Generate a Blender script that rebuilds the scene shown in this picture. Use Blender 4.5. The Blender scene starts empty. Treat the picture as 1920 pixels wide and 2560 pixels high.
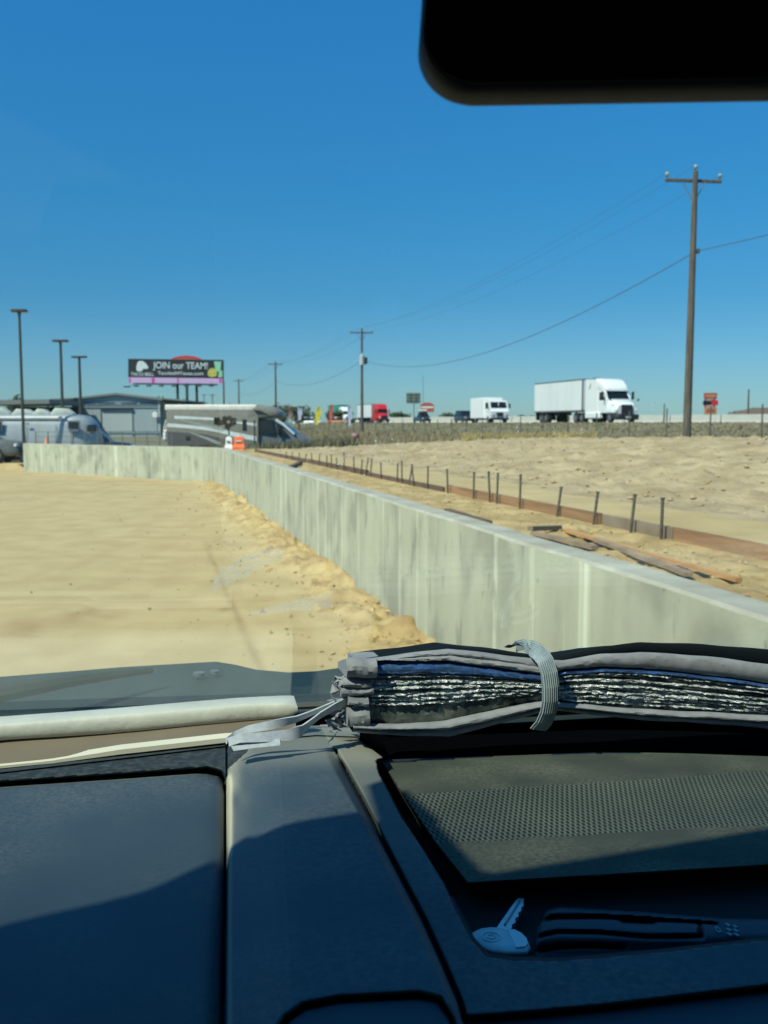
import bpy, math, random
import numpy as np
from mathutils import Vector, Matrix
random.seed(7); RNG = np.random.default_rng(11)
C = bpy.context.scene.collection
sc = bpy.context.scene
R = math.radians

# ---------------------------------------------------------------- camera
CAM = Vector((0, 0, 2.2)); FPX = 2400.0; PITCH = math.atan(223 / FPX)
cd = bpy.data.cameras.new('camera'); cam = bpy.data.objects.new('camera', cd); C.objects.link(cam)
cam.location = CAM; cam.rotation_euler = (R(90) - PITCH, 0, 0)
cd.sensor_fit = 'VERTICAL'; cd.sensor_height = 24; cd.lens = 24 * FPX / 2560
cd.clip_start = 0.02; cd.clip_end = 8000
cd.dof.use_dof = True; cd.dof.focus_distance = 0.84; cd.dof.aperture_fstop = 11.0; cd.dof.aperture_blades = 0
sc.camera = cam
sc.render.resolution_x = 768; sc.render.resolution_y = 1024

# ---------------------------------------------------------------- light
SUN_EL = R(50); SUN_AZ = math.atan2(-0.74, -0.67)
SUN = Vector((math.cos(SUN_EL) * math.sin(SUN_AZ), math.cos(SUN_EL) * math.cos(SUN_AZ), math.sin(SUN_EL)))
w = bpy.data.worlds.new("World"); sc.world = w; w.use_nodes = True
nt = w.node_tree; nt.nodes.clear()
sky = nt.nodes.new('ShaderNodeTexSky'); sky.sky_type = 'NISHITA'; sky.sun_disc = False
sky.sun_elevation = SUN_EL; sky.sun_rotation = SUN_AZ
sky.altitude = 200; sky.air_density = 1.0; sky.dust_density = 0.3; sky.ozone_density = 3.0
tcw = nt.nodes.new('ShaderNodeTexCoord'); sxw = nt.nodes.new('ShaderNodeSeparateXYZ'); nt.links.new(tcw.outputs['Generated'], sxw.inputs[0])
crw = nt.nodes.new('ShaderNodeValToRGB'); ew = crw.color_ramp.elements           # clearer, bluer air than the stock sky gives near the horizon
ew[0].position = 0.0; ew[0].color = (.185, .285, .40, 1); ew[1].position = .37; ew[1].color = (.090, .395, .60, 1)
for ps_, cl_ in ((.054, (.158, .275, .395)), (.124, (.103, .270, .395)), (.22, (.086, .322, .465)), (.62, (.10, .50, .70))):
    ee = crw.color_ramp.elements.new(ps_); ee.color = (*cl_, 1)
hs = nt.nodes.new('ShaderNodeVectorMath'); hs.operation = 'MULTIPLY'
sc2 = nt.nodes.new('ShaderNodeVectorMath'); sc2.operation = 'SCALE'; sc2.inputs['Scale'].default_value = 2.0
nt.links.new(sxw.outputs[2], crw.inputs[0]); nt.links.new(crw.outputs[0], sc2.inputs[0]); nt.links.new(sc2.outputs[0], hs.inputs[1])
bgn = nt.nodes.new('ShaderNodeBackground'); bgn.inputs['Strength'].default_value = 0.10
wo = nt.nodes.new('ShaderNodeOutputWorld')
nt.links.new(sky.outputs[0], hs.inputs[0]); nt.links.new(hs.outputs[0], bgn.inputs[0]); nt.links.new(bgn.outputs[0], wo.inputs[0])
sl = bpy.data.lights.new('sun', 'SUN'); sl.energy = 4.2; sl.angle = R(0.5); sl.color = (1.0, 0.93, 0.80)
so = bpy.data.objects.new('sun', sl); C.objects.link(so); so.location = (0, 0, 60)
so.rotation_euler = (-SUN).to_track_quat('-Z', 'Y').to_euler()
sc.view_settings.view_transform = 'Standard'; sc.view_settings.look = 'None'
sc.view_settings.exposure = 0.45; sc.view_settings.gamma = 1.0
sc.render.engine = 'CYCLES'; sc.cycles.use_denoising = True
sc.cycles.max_bounces = 8; sc.cycles.transparent_max_bounces = 16
sc.cycles.caustics_reflective = False; sc.cycles.caustics_refractive = False
sc.cycles.sample_clamp_indirect = 4.0

# ---------------------------------------------------------------- pixel <-> place (photo pixels, 1920 x 2560)
_cp, _sp = math.cos(PITCH), math.sin(PITCH)
def ray(px, py):
    X = px - 960; U = 1280 - py
    return Vector((X, FPX * _cp + U * _sp, -FPX * _sp + U * _cp))
def at(px, py, Y):
    d = ray(px, py); return CAM + d * (Y / d.y)
def onz(px, py, z):
    d = ray(px, py); return CAM + d * ((z - CAM.z) / d.z)
PSI = math.atan(420 / FPX)
UF = Vector((-math.sin(PSI), math.cos(PSI), 0)); RT = Vector((math.cos(PSI), math.sin(PSI), 0))
def van(a, b, c): return CAM + RT * a + UF * b + Vector((0, 0, c))
def onc(px, py, c): return onz(px, py, CAM.z + c)
def onb(px, py, b):
    d = ray(px, py); return CAM + d * (b / d.dot(UF))

# ---------------------------------------------------------------- noise
def _h(ix, iy, s):
    n = (ix * 374761393 + iy * 668265263 + s * 974634777) & 0xffffffff
    n = ((n ^ (n >> 13)) * 1274126177) & 0xffffffff
    return ((n ^ (n >> 16)) & 0xffff) / 65535.0
def vnoise(x, y, s=0):
    x = np.asarray(x, float); y = np.asarray(y, float)
    ix = np.floor(x).astype(np.int64); iy = np.floor(y).astype(np.int64)
    fx = x - ix; fy = y - iy; fx = fx * fx * (3 - 2 * fx); fy = fy * fy * (3 - 2 * fy)
    a = _h(ix, iy, s); b = _h(ix + 1, iy, s); c = _h(ix, iy + 1, s); d = _h(ix + 1, iy + 1, s)
    return (a * (1 - fx) + b * fx) * (1 - fy) + (c * (1 - fx) + d * fx) * fy
def fbm(x, y, o=4, s=0):
    t = 0; k = 1; f = 1; n = 0
    for i in range(o):
        t = t + k * (vnoise(x * f, y * f, s + i) - 0.5); n += k; k *= 0.5; f *= 2.03
    return t / n * 2
def sstep(a, b, x):
    t = np.clip((np.asarray(x, float) - a) / (b - a), 0, 1); return t * t * (3 - 2 * t)

# ---------------------------------------------------------------- materials
MATS = {}
def mat(name, col, rough=0.7, metal=0.0, col2=None, scale=4.0, detail=5, stretch=(1, 1, 1), lo=0.35, hi=0.65,
        bump=0.0, bscale=None, bdist=0.02, spec=0.5, coat=0.0):
    if name in MATS: return MATS[name]
    m = bpy.data.materials.new(name); m.use_nodes = True; n = m.node_tree; p = n.nodes['Principled BSDF']
    p.inputs['Roughness'].default_value = rough; p.inputs['Metallic'].default_value = metal
    p.inputs['Specular IOR Level'].default_value = spec; p.inputs['Coat Weight'].default_value = coat
    tc = n.nodes.new('ShaderNodeTexCoord'); mp = n.nodes.new('ShaderNodeMapping'); mp.inputs['Scale'].default_value = stretch
    n.links.new(tc.outputs['Object'], mp.inputs[0])
    if col2 is None: col2 = tuple(c * 0.86 for c in col)
    nz = n.nodes.new('ShaderNodeTexNoise'); nz.inputs['Scale'].default_value = scale; nz.inputs['Detail'].default_value = detail
    n.links.new(mp.outputs[0], nz.inputs['Vector'])
    cr = n.nodes.new('ShaderNodeValToRGB'); e = cr.color_ramp.elements
    e[0].position = lo; e[0].color = (*col2, 1); e[1].position = hi; e[1].color = (*col, 1)
    n.links.new(nz.outputs[0], cr.inputs[0]); n.links.new(cr.outputs[0], p.inputs['Base Color'])
    if bump:
        b2 = n.nodes.new('ShaderNodeTexNoise'); b2.inputs['Scale'].default_value = bscale or scale * 3; b2.inputs['Detail'].default_value = 6
        n.links.new(mp.outputs[0], b2.inputs['Vector'])
        bm = n.nodes.new('ShaderNodeBump'); bm.inputs['Strength'].default_value = bump; bm.inputs['Distance'].default_value = bdist
        n.links.new(b2.outputs[0], bm.inputs['Height']); n.links.new(bm.outputs[0], p.inputs['Normal'])
    MATS[name] = m; return m
def nodes_of(m): return m.node_tree, m.node_tree.nodes['Principled BSDF']

# ---------------------------------------------------------------- mesh builder
class MB:
    def __init__(s): s.v = []; s.f = []
    def add(s, vs, fs):
        o = len(s.v); s.v += [tuple(v) for v in vs]; s.f += [tuple(i + o for i in f) for f in fs]; return s
    def box(s, c, d, rot=None):
        x, y, z = d[0] / 2, d[1] / 2, d[2] / 2
        vs = [Vector(p) for p in ((-x,-y,-z),(x,-y,-z),(x,y,-z),(-x,y,-z),(-x,-y,z),(x,-y,z),(x,y,z),(-x,y,z))]
        if rot is not None: vs = [rot @ v for v in vs]
        c = Vector(c)
        return s.add([v + c for v in vs], [(3,2,1,0),(4,5,6,7),(0,1,5,4),(1,2,6,5),(2,3,7,6),(3,0,4,7)])
    def rbox(s, c, d, r=0.05, rot=None):            # box with chamfered edges
        x, y, z = d[0] / 2, d[1] / 2, d[2] / 2; r = min(r, x * .9, y * .9, z * .9)
        secs = []
        for zz, k in ((-z, r), (-z + r, 0), (z - r, 0), (z, r)):
            X, Y = x - k, y - k
            secs.append([Vector(p) for p in ((-X + r - k*0, -Y, zz), (X - r, -Y, zz), (X, -Y + r, zz), (X, Y - r, zz), (X - r, Y, zz), (-X + r, Y, zz), (-X, Y - r, zz), (-X, -Y + r, zz))])
        vs = [v for q in secs for v in q]
        if rot is not None: vs = [rot @ v for v in vs]
        c = Vector(c); fs = [tuple(reversed(range(8))), tuple(range(24, 32))]
        for i in range(3):
            for j in range(8): fs.append((i*8+j, i*8+(j+1)%8, (i+1)*8+(j+1)%8, (i+1)*8+j))
        return s.add([v + c for v in vs], fs)
    def rings(s, rg, closed=True, caps=True):
        n = len(rg[0]); vs = [v for r in rg for v in r]; fs = []
        m = n if closed else n - 1
        for i in range(len(rg) - 1):
            for j in range(m): fs.append((i*n+j, i*n+(j+1)%n, (i+1)*n+(j+1)%n, (i+1)*n+j))
        if caps and closed: fs += [tuple(reversed(range(n))), tuple(range((len(rg)-1)*n, len(rg)*n))]
        return s.add(vs, fs)
    def tube(s, pts, r, n=8, caps=True):
        pts = [Vector(p) for p in pts]; rs = r if isinstance(r, (list, tuple)) else [r] * len(pts)
        rg = []
        up = None
        for i, p in enumerate(pts):
            t = (pts[min(i+1, len(pts)-1)] - pts[max(i-1, 0)]).normalized()
            if up is None: up = Vector((0,0,1)) if abs(t.z) < .9 else Vector((1,0,0))
            a = t.cross(up).normalized(); b = a.cross(t).normalized(); up = b
            rg.append([p + (a * math.cos(k*2*math.pi/n) + b * math.sin(k*2*math.pi/n)) * rs[i] for k in range(n)])
        return s.rings(rg, True, caps)
    def prism(s, poly, y0, y1, taper=None):        # side profile (x,z) pushed along y
        n = len(poly)
        vs = [Vector((p[0], y0, p[1])) for p in poly] + [Vector((p[0], y1, p[1])) for p in poly]
        fs = [tuple(range(n)), tuple(reversed(range(n, 2*n)))]
        for i in range(n): fs.append((i, n+i, n+(i+1)%n, (i+1)%n))
        return s.add(vs, fs)
    def loft(s, secs, k=3):                         # sections (x, halfwidth, z0, z1, corner radius, top width factor)
        rg = []
        for q in secs:
            x, hw, z0, z1, r = q[:5]; tw = q[5] if len(q) > 5 else 1.0
            r = min(r, hw * .95, (z1 - z0) * .48); ring = []
            for cx, cz, a0 in ((hw*tw - r, z1 - r, 0), (-(hw*tw - r), z1 - r, 90), (-(hw - r), z0 + r, 180), (hw - r, z0 + r, 270)):
                for j in range(k + 1):
                    a = R(a0 + 90 * j / k); ring.append(Vector((x, cx + r*math.cos(a), cz + r*math.sin(a))))
            rg.append(ring)
        return s.rings(rg)
    def grid(s, P, flip=False):
        n, m = P.shape[:2]; o = len(s.v); s.v += [tuple(p) for p in P.reshape(-1, 3).tolist()]
        for i in range(n-1):
            for j in range(m-1):
                q = (o+i*m+j, o+i*m+j+1, o+(i+1)*m+j+1, o+(i+1)*m+j); s.f.append(q[::-1] if flip else q)
        return s
    def ribbon(s, pts, wv, th=0.001, tv=None):      # flat strap: points, width vectors
        rg = []; pts = [Vector(p) for p in pts]
        for i, p in enumerate(pts):
            t = (pts[min(i+1, len(pts)-1)] - pts[max(i-1, 0)]).normalized()
            wd = Vector(wv[i] if isinstance(wv, list) else wv); nn = t.cross(wd).normalized() * th / 2
            rg.append([p - wd/2 - nn, p + wd/2 - nn, p + wd/2 + nn, p - wd/2 + nn])
        return s.rings(rg)
    def build(s, name, m, parent=None, loc=None, smooth=35, kind=None, label=None, cat=None, group=None, local=False):
        me = bpy.data.meshes.new(name); vs = s.v
        if loc is not None and not local: L = Vector(loc); vs = [(v[0]-L.x, v[1]-L.y, v[2]-L.z) for v in vs]
        me.from_pydata(vs, [], s.f); me.update()
        if m: me.materials.append(m)
        if smooth: me.shade_smooth(); me.set_sharp_from_angle(angle=R(smooth))
        o = bpy.data.objects.new(name, me); C.objects.link(o)
        if loc is not None: o.location = loc
        if parent is not None: o.parent = parent
        if kind: o['kind'] = kind
        if label: o['label'] = label
        if cat: o['category'] = cat
        if group: o['group'] = group
        return o
def empty(name, loc, rz, label, cat, group=None):
    o = bpy.data.objects.new(name, None); C.objects.link(o); o.location = loc; o.rotation_euler = (0, 0, rz)
    o.empty_display_size = .1; o['label'] = label; o['category'] = cat
    if group: o['group'] = group
    return o
def copy_tree(o, parent=None):
    c = o.copy(); C.objects.link(c); c.parent = parent
    for ch in o.children: copy_tree(ch, c)
    return c
def text_mesh(txt, size, width=None, ext=0.01, shear=0):
    cu = bpy.data.curves.new('txt', 'FONT'); cu.body = txt; cu.size = size; cu.extrude = ext; cu.align_x = 'CENTER'; cu.align_y = 'CENTER'; cu.shear = shear
    cu.offset = size * 0.012
    o = bpy.data.objects.new('txt', cu); C.objects.link(o); bpy.context.view_layer.update()
    me = bpy.data.meshes.new_from_object(o.evaluated_get(bpy.context.evaluated_depsgraph_get()))
    vs = [v.co.copy() for v in me.vertices]; fs = [tuple(p.vertices) for p in me.polygons]
    bpy.data.objects.remove(o); bpy.data.curves.remove(cu); bpy.data.meshes.remove(me)
    if width and vs:
        x0 = min(v.x for v in vs); x1 = max(v.x for v in vs); k = width / (x1 - x0)
        for v in vs: v.x = (v.x - (x0+x1)/2) * k
    return vs, fs
# ================================================================ GROUND
K = 0.256                                            # lot wall, poles and highway all run along x + K*y = const
def terr(x, y):
    x = np.asarray(x, float); y = np.asarray(y, float); O = x + K*y; s = O - 2.81
    zt = 1.30 - 0.004*np.clip(y, 0, 34)
    low = 0.30 + 0*y
    zt = zt + (low - zt) * sstep(37, 58, y)
    zc = np.interp(y, [0, 12, 22, 33, 47, 64, 80], [1.62, 1.78, 1.86, 1.66, 1.16, 0.55, 0.35])
    zb = np.interp(y, [0, 40, 60, 100, 200], [1.6, 1.58, 1.25, 1.0, 0.9])
    z = zt + (zc - zt) * sstep(3.0, 11.5, s) ** 0.75
    z = z + (zb - z) * sstep(13.5, 20, s)
    z = z + (2.14 - z) * sstep(24, 33, s)
    z = np.where(s < 0, low + (zt - low) * sstep(-7, 0, s), z)
    far = sstep(180, 260, y); z = z * (1 - far) + np.where(s > 24, 2.1, 0.6 + 1.45*sstep(5, 24, s)) * far
    return z
def terr_rough(x, y):
    O = x + K*y; s = O - 2.81; z = terr(x, y)
    near = 1 - sstep(60, 120, y)
    ra = sstep(0.25, 0.6, s) * (1 - sstep(1.25, 1.4, s))
    rm = sstep(2.9, 4.2, s) * (1 - sstep(26, 34, s))
    z = z + near * ra * (0.035 * fbm(x*2.2, y*2.2, 5, 3) + 0.030*fbm(x*9, y*9, 3, 9))
    z = z + near * rm * (0.08 * fbm(x*.35, y*.35, 4, 21) - .04 + 0.06 * np.maximum(0, fbm(x*1.3, y*1.0, 5, 33)) + 0.055*fbm(x*3.2, y*2.2, 4, 8) + .11*np.maximum(0, fbm(x*6, y*3.5, 3, 18)))
    flat = sstep(1.5, 1.7, s) * (1 - sstep(2.9, 3.4, s))
    z = z + near * flat * 0.012 * fbm(x*2, y*1.2, 4, 5)
    return z

M_SAND = mat('sand_lot', (.51, .395, .195), .95, col2=(.44, .33, .155), scale=1.4, detail=12, bump=.5, bscale=24, bdist=.012)
def add_tracks(m):
    n, p = nodes_of(m)
    cr = p.inputs['Base Color'].links[0].from_node
    tc = [q for q in n.nodes if q.type == 'TEX_COORD'][0]
    mp = n.nodes.new('ShaderNodeMapping'); mp.inputs['Rotation'].default_value = (0, 0, R(-14)); mp.inputs['Scale'].default_value = (1.6, .11, 1)
    nz = n.nodes.new('ShaderNodeTexNoise'); nz.inputs['Scale'].default_value = 1.7; nz.inputs['Detail'].default_value = 8; nz.inputs['Distortion'].default_value = .4
    n.links.new(tc.outputs['Object'], mp.inputs[0]); n.links.new(mp.outputs[0], nz.inputs['Vector'])
    r = n.nodes.new('ShaderNodeValToRGB'); r.color_ramp.elements[0].position = .36; r.color_ramp.elements[0].color = (.965, .95, .93, 1)
    r.color_ramp.elements[1].position = .52; r.color_ramp.elements[1].color = (1, 1, 1, 1)
    n.links.new(nz.outputs[0], r.inputs[0])
    mp2 = n.nodes.new('ShaderNodeMapping'); mp2.inputs['Rotation'].default_value = (0, 0, R(12)); mp2.inputs['Scale'].default_value = (.12, 1.3, 1)
    nz2 = n.nodes.new('ShaderNodeTexNoise'); nz2.inputs['Scale'].default_value = 1.1; nz2.inputs['Detail'].default_value = 6
    n.links.new(tc.outputs['Object'], mp2.inputs[0]); n.links.new(mp2.outputs[0], nz2.inputs['Vector'])
    r2 = n.nodes.new('ShaderNodeValToRGB'); r2.color_ramp.elements[0].position = .33; r2.color_ramp.elements[0].color = (.95, .93, .90, 1)
    r2.color_ramp.elements[1].position = .47; r2.color_ramp.elements[1].color = (1, 1, 1, 1)
    n.links.new(nz2.outputs[0], r2.inputs[0])
    a = n.nodes.new('ShaderNodeMixRGB'); a.blend_type = 'MULTIPLY'; a.inputs[0].default_value = 1
    b = n.nodes.new('ShaderNodeMixRGB'); b.blend_type = 'MULTIPLY'; b.inputs[0].default_value = 1
    atn = n.nodes.new('ShaderNodeAttribute'); atn.attribute_name = 'mark'; c_ = n.nodes.new('ShaderNodeMixRGB'); c_.inputs[2].default_value = (.27, .16, .065, 1); n.links.new(atn.outputs['Fac'], c_.inputs[0]); n.links.new(cr.outputs[0], c_.inputs[1]); cr = c_
    n.links.new(cr.outputs[0], a.inputs[1]); n.links.new(r.outputs[0], a.inputs[2])
    n.links.new(a.outputs[0], b.inputs[1]); n.links.new(r2.outputs[0], b.inputs[2]); n.links.new(b.outputs[0], p.inputs['Base Color'])
add_tracks(M_SAND)
M_SOIL = mat('orange_soil', (.52, .385, .175), .95, col2=(.33, .225, .095), scale=3.0, detail=10, bump=.9, bscale=22, bdist=.02)
M_MOUND = mat('pale_dirt', (.47, .37, .215), .95, col2=(.33, .245, .13), scale=1.3, detail=12, bump=.8, bscale=6.0, bdist=.09)
M_FIELD = mat('dry_field', (.20, .185, .11), .95, col2=(.13, .125, .07), scale=.5, detail=9, bump=.5, bscale=5, bdist=.1)

# the lot's sand, with loose orange soil heaped along the wall foot
XW = lambda y: 2.81 - K*y
ys = np.concatenate([np.linspace(-6, 4, 12), 4 * (36.2/4) ** np.linspace(.01, 1, 420)])
ts = np.concatenate([np.linspace(-0.1, 2.6, 110), 2.6 * (60/2.6) ** np.linspace(.02, 1, 60)])
Y, T = np.meshgrid(ys, ts, indexing='ij'); X = XW(Y) - T
hp = sstep(1.0, .05, T/(.75 + .5*fbm(Y*.45, 0*Y, 3, 4)*1.2 + .25))
wig = .5 + .5*fbm(Y*.8, T*.8, 3, 17)
Z = hp * (.12 + .15*fbm(X*1.8, Y*1.8, 5, 41) + .15*fbm(X*5, Y*5, 4, 43)) * (.5 + .9*wig) + .006*fbm(X*1.5, Y*1.5, 4, 2)
d_tr = np.abs((T - 1.7) - .05*np.sin(Y*1.1)); Z -= .004*np.exp(-(d_tr/.06)**2) * sstep(17, 13, Y)
P = np.stack([X, Y, Z], -1)
def split_grid(P, MK, mask, nameA, matA, nameB, matB):
    n, m = P.shape[:2]
    for nm, mt, val in ((nameA, matA, False), (nameB, matB, True)):
        idx = -np.ones(n*m, int); fs = []; vs = []; cm = mask[:-1, :-1]
        V = P.reshape(-1, 3); MV = MK.reshape(-1); mk = []
        for i, j in zip(*np.where(cm == val)):
            q = (i*m+j, (i+1)*m+j, (i+1)*m+j+1, i*m+j+1); f = []
            for k in q:
                if idx[k] < 0: idx[k] = len(vs); vs.append(tuple(V[k])); mk.append(MV[k])
                f.append(int(idx[k]))
            fs.append(tuple(f))
        b = MB(); b.v = vs; b.f = fs; o_ = b.build(nm, mt, smooth=80, kind='structure'); a_ = o_.data.attributes.new('mark', 'FLOAT', 'POINT'); a_.data.foreach_set('value', np.array(mk, dtype=np.float32))
msk = (hp * (.7 + .8*wig) + .25*fbm(X*3, Y*3, 4, 77)) > .42
MK = .50*np.exp(-((T - 1.62 - .016*(17-Y) - .008*np.sin(Y*2.1))/.045)**2) * sstep(18.5, 16, Y) * sstep(7, 9.5, Y) * (.35 + .9*vnoise(Y*3, T*2, 3))
MK += .6*np.exp(-((Y - 30.4 - .25*np.sin(X*.5))/.16)**2) * sstep(-7, -9, X) + .35*np.exp(-((Y - 27.3 - .3*np.sin(X*.7+1))/.5)**2) * sstep(-9, -12, X)*(vnoise(X*.8, Y*.5, 8))
for mx_, my_, mr_, mt_ in ((-3.95, 10.4, .22, .5), (-3.45, 10.9, .25, .7), (-3.75, 9.9, .2, .6), (-3.2, 12.0, .2, .25), (-1.9, 11.2, .08, .8), (-2.9, 17.5, .3, .3)):
    MK += mt_*np.exp(-(((X-mx_)/mr_)**2 + ((Y-my_)/(mr_*1.6))**2)) * (.4 + vnoise(X*6, Y*4, 4))
MK += 1.3*hp*np.clip(fbm(X*1.6, Y*1.3, 5, 61)+.05, 0, 1)  # mottled brown along the wall foot, soil clump shadows put into the colour
split_grid(P, np.clip(MK, 0, 1), msk, 'lot_ground', M_SAND, 'soil_bank', M_SOIL)
# lot ground behind the bend, out to the left beyond the wall's end
ys = np.concatenate([np.linspace(36.2, 44, 14), [44.2, 44.5, 46, 50, 55, 60]])
us = np.linspace(0, 1, 40)
rows = []
for y in ys:
    xr = -6.6 - (y-35.7)*1.212 if y < 43.8 else -16.6
    xr = min(xr, XW(y)+.1); rows.append([(xr + (-62 - xr)*u, y, 0.004 + (0.34*min(1, max(0, (y-44.2)/.25)))) for u in us])
MB().grid(np.array(rows)).build('lot_ground', M_SAND, smooth=80, kind='structure')

# terrain right of the wall out to the horizon
ys = np.concatenate([np.linspace(-4, 2, 5), 2 * (75/2) ** np.linspace(.01, 1, 620), 75 * (4000/75) ** np.linspace(.02, 1, 70)])
Os = np.concatenate([np.linspace(3.04, 6.4, 60), np.linspace(6.5, 19, 110), np.linspace(19.4, 42, 40), 42 * (3000/42) ** np.linspace(.03, 1, 30)])
Y, OO = np.meshgrid(ys, Os, indexing='ij'); X = OO - K*Y; S = OO - 2.81
Z = terr_rough(X, Y)
P = np.stack([X, Y, Z], -1)
reg = np.zeros(P.shape[:2], int)
reg[S < 1.42 + .0*S] = 1                                     # orange soil strip
reg[(S >= 1.42)] = 2                                         # trodden path
reg[S > 3.1 + .25*fbm(Y*.7, Y*0, 3, 5)] = 3                  # mound
reg[(S > 15.5 + 1.5*fbm(Y*.3, 0*Y, 3, 6)) | (Y > 62 + 8*fbm(OO*.4, 0*Y, 3, 1))] = 4
names = {1: ('soil_strip', M_SOIL), 2: ('dirt_path', M_SAND), 3: ('dirt_mound', M_MOUND), 4: ('ground', M_FIELD)}
n, m = P.shape[:2]; V = P.reshape(-1, 3)
for r_, (nm, mt) in names.items():
    idx = {}; vs = []; fs = []
    for i, j in zip(*np.where(reg[:-1, :-1] == r_)):
        f = []
        for k in (i*m+j, i*m+j+1, (i+1)*m+j+1, (i+1)*m+j):
            if k not in idx: idx[k] = len(vs); vs.append(tuple(V[k]))
            f.append(idx[k])
        fs.append(tuple(f))
    b = MB(); b.v = vs; b.f = fs; b.build(nm, mt, smooth=80, kind='structure')
# terrain behind the bend, left of the wall line
ys = np.concatenate([np.linspace(36.3, 43.9, 30), np.linspace(44.4, 75, 40), 75 * (4000/75) ** np.linspace(.02, 1, 60)])
rows = []
for y in ys:
    xr = XW(y) + .25; xl = (-6.9 - (y-35.9)*1.212) if y <= 43.95 else -16.4 - (y-44.0)*1.2 - (0 if y < 60 else (y-60)*2)
    xl = min(xl + (.22 if y <= 43.95 else 0), xr-.05)
    rows.append([(xr + (xl-xr)*u, y, 0) for u in np.linspace(0, 1, 60)])
P = np.array(rows); P[..., 2] = terr(P[..., 0], P[..., 1]) - .02*(P[..., 1] > 60)
MB().grid(P).build('ground', M_FIELD, smooth=80, kind='structure')

# highway on its embankment
M_ASPH = mat('asphalt', (.06, .06, .058), .9, scale=3, bump=.2, bscale=40)
hw = np.array([[(O - K*y, y, 2.150 + (0 if 36.5 < O < 54 else -.03)) for O in (36.2, 36.6, 45, 54, 54.4)] for y in np.linspace(5, 420, 80)])
MB().grid(hw).build('highway', M_ASPH, smooth=80, kind='structure')
M_LINE = mat('road_paint', (.75, .75, .70), .8, scale=8)
b = MB()
for O in (37.6, 53.2):
    b.grid(np.array([[(O+d - K*y, y, 2.1545) for d in (-.07, .07)] for y in np.linspace(5, 420, 60)]))
for q in range(40):
    y0 = 8 + q*10; b.grid(np.array([[(45.4+d - K*y, y, 2.1545) for d in (-.07, .07)] for y in (y0, y0+3)]))
b.build('road_markings', M_LINE, smooth=0, kind='structure')

# ================================================================ CONCRETE LOT WALL
M_CONC = mat('poured_concrete', (.43, .44, .35), .85, col2=(.36, .37, .295), scale=2.0, detail=8, stretch=(1.6, 1.6, .16), lo=.30, hi=.62, bump=.12, bscale=9, bdist=.01)
def streak(m):
    n, p = nodes_of(m); cr = p.inputs['Base Color'].links[0].from_node; tc = [q for q in n.nodes if q.type == 'TEX_COORD'][0]
    def layer(prev, sc_, st, lo, hi, c0, c1, mode, fac):
        mp = n.nodes.new('ShaderNodeMapping'); mp.inputs['Scale'].default_value = st
        nz = n.nodes.new('ShaderNodeTexNoise'); nz.inputs['Scale'].default_value = sc_; nz.inputs['Detail'].default_value = 7
        n.links.new(tc.outputs['Object'], mp.inputs[0]); n.links.new(mp.outputs[0], nz.inputs['Vector'])
        r = n.nodes.new('ShaderNodeValToRGB'); r.color_ramp.elements[0].position = lo; r.color_ramp.elements[0].color = (*c0, 1)
        r.color_ramp.elements[1].position = hi; r.color_ramp.elements[1].color = (*c1, 1); n.links.new(nz.outputs[0], r.inputs[0])
        a = n.nodes.new('ShaderNodeMixRGB'); a.blend_type = mode; a.inputs[0].default_value = fac
        n.links.new(prev, a.inputs[1]); n.links.new(r.outputs[0], a.inputs[2]); return a.outputs[0]
    o = layer(cr.outputs[0], 1.0, (6.5, 6.5, .10), .60, .68, (0, 0, 0), (.44, .50, .42), 'ADD', .48)     # pale lime runs
    o = layer(o, 1.0, (1.5, 1.5, 1.2), .36, .52, (.74, .74, .73), (1.04, 1.04, 1.0), 'MULTIPLY', 1)           # blotches
    o = layer(o, 1.0, (6.0, 6.0, 1.6), .31, .40, (.66, .67, .68), (1, 1, 1), 'MULTIPLY', 1)                   # damp patches
    o = layer(o, 1.0, (13, 13, 6), .24, .32, (.45, .45, .45), (1, 1, 1), 'MULTIPLY', 1)                      # pock marks
    n.links.new(o, p.inputs['Base Color'])
streak(M_CONC)
M_CTOP = mat('concrete_top', (.44, .43, .35), .9, col2=(.34, .32, .25), scale=3.5, detail=9, bump=.3, bscale=25, bdist=.008)
path = [(XW(-3), -3.0), (XW(3.2), 3.2), (XW(7.6), 7.6), (XW(12.0), 12.0), (XW(16.5), 16.5), (XW(21), 21.0), (XW(25.5), 25.5), (XW(29.5), 29.5), (XW(32.6), 32.6), (-6.35, 34.9), (-7.35, 36.4), (-8.9, 37.7), (-12.7, 40.7), (-16.4, 43.7)]
zt_ = [1.33]*9 + [1.31, 1.29, 1.28, 1.27, 1.27]
wall = empty('concrete_wall', (XW(7.6), 7.6, 0), 0, 'long low poured concrete wall with pale vertical streaks edging the sand lot', 'wall')
WL = Vector((XW(7.6), 7.6, 0)); TH = .23
def off(i):
    a = Vector(path[max(i-1, 0)]); c = Vector(path[min(i+1, len(path)-1)]); t = (c-a).normalized(); return Vector((t.y, -t.x))
bw = MB(); bt = MB()
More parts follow.
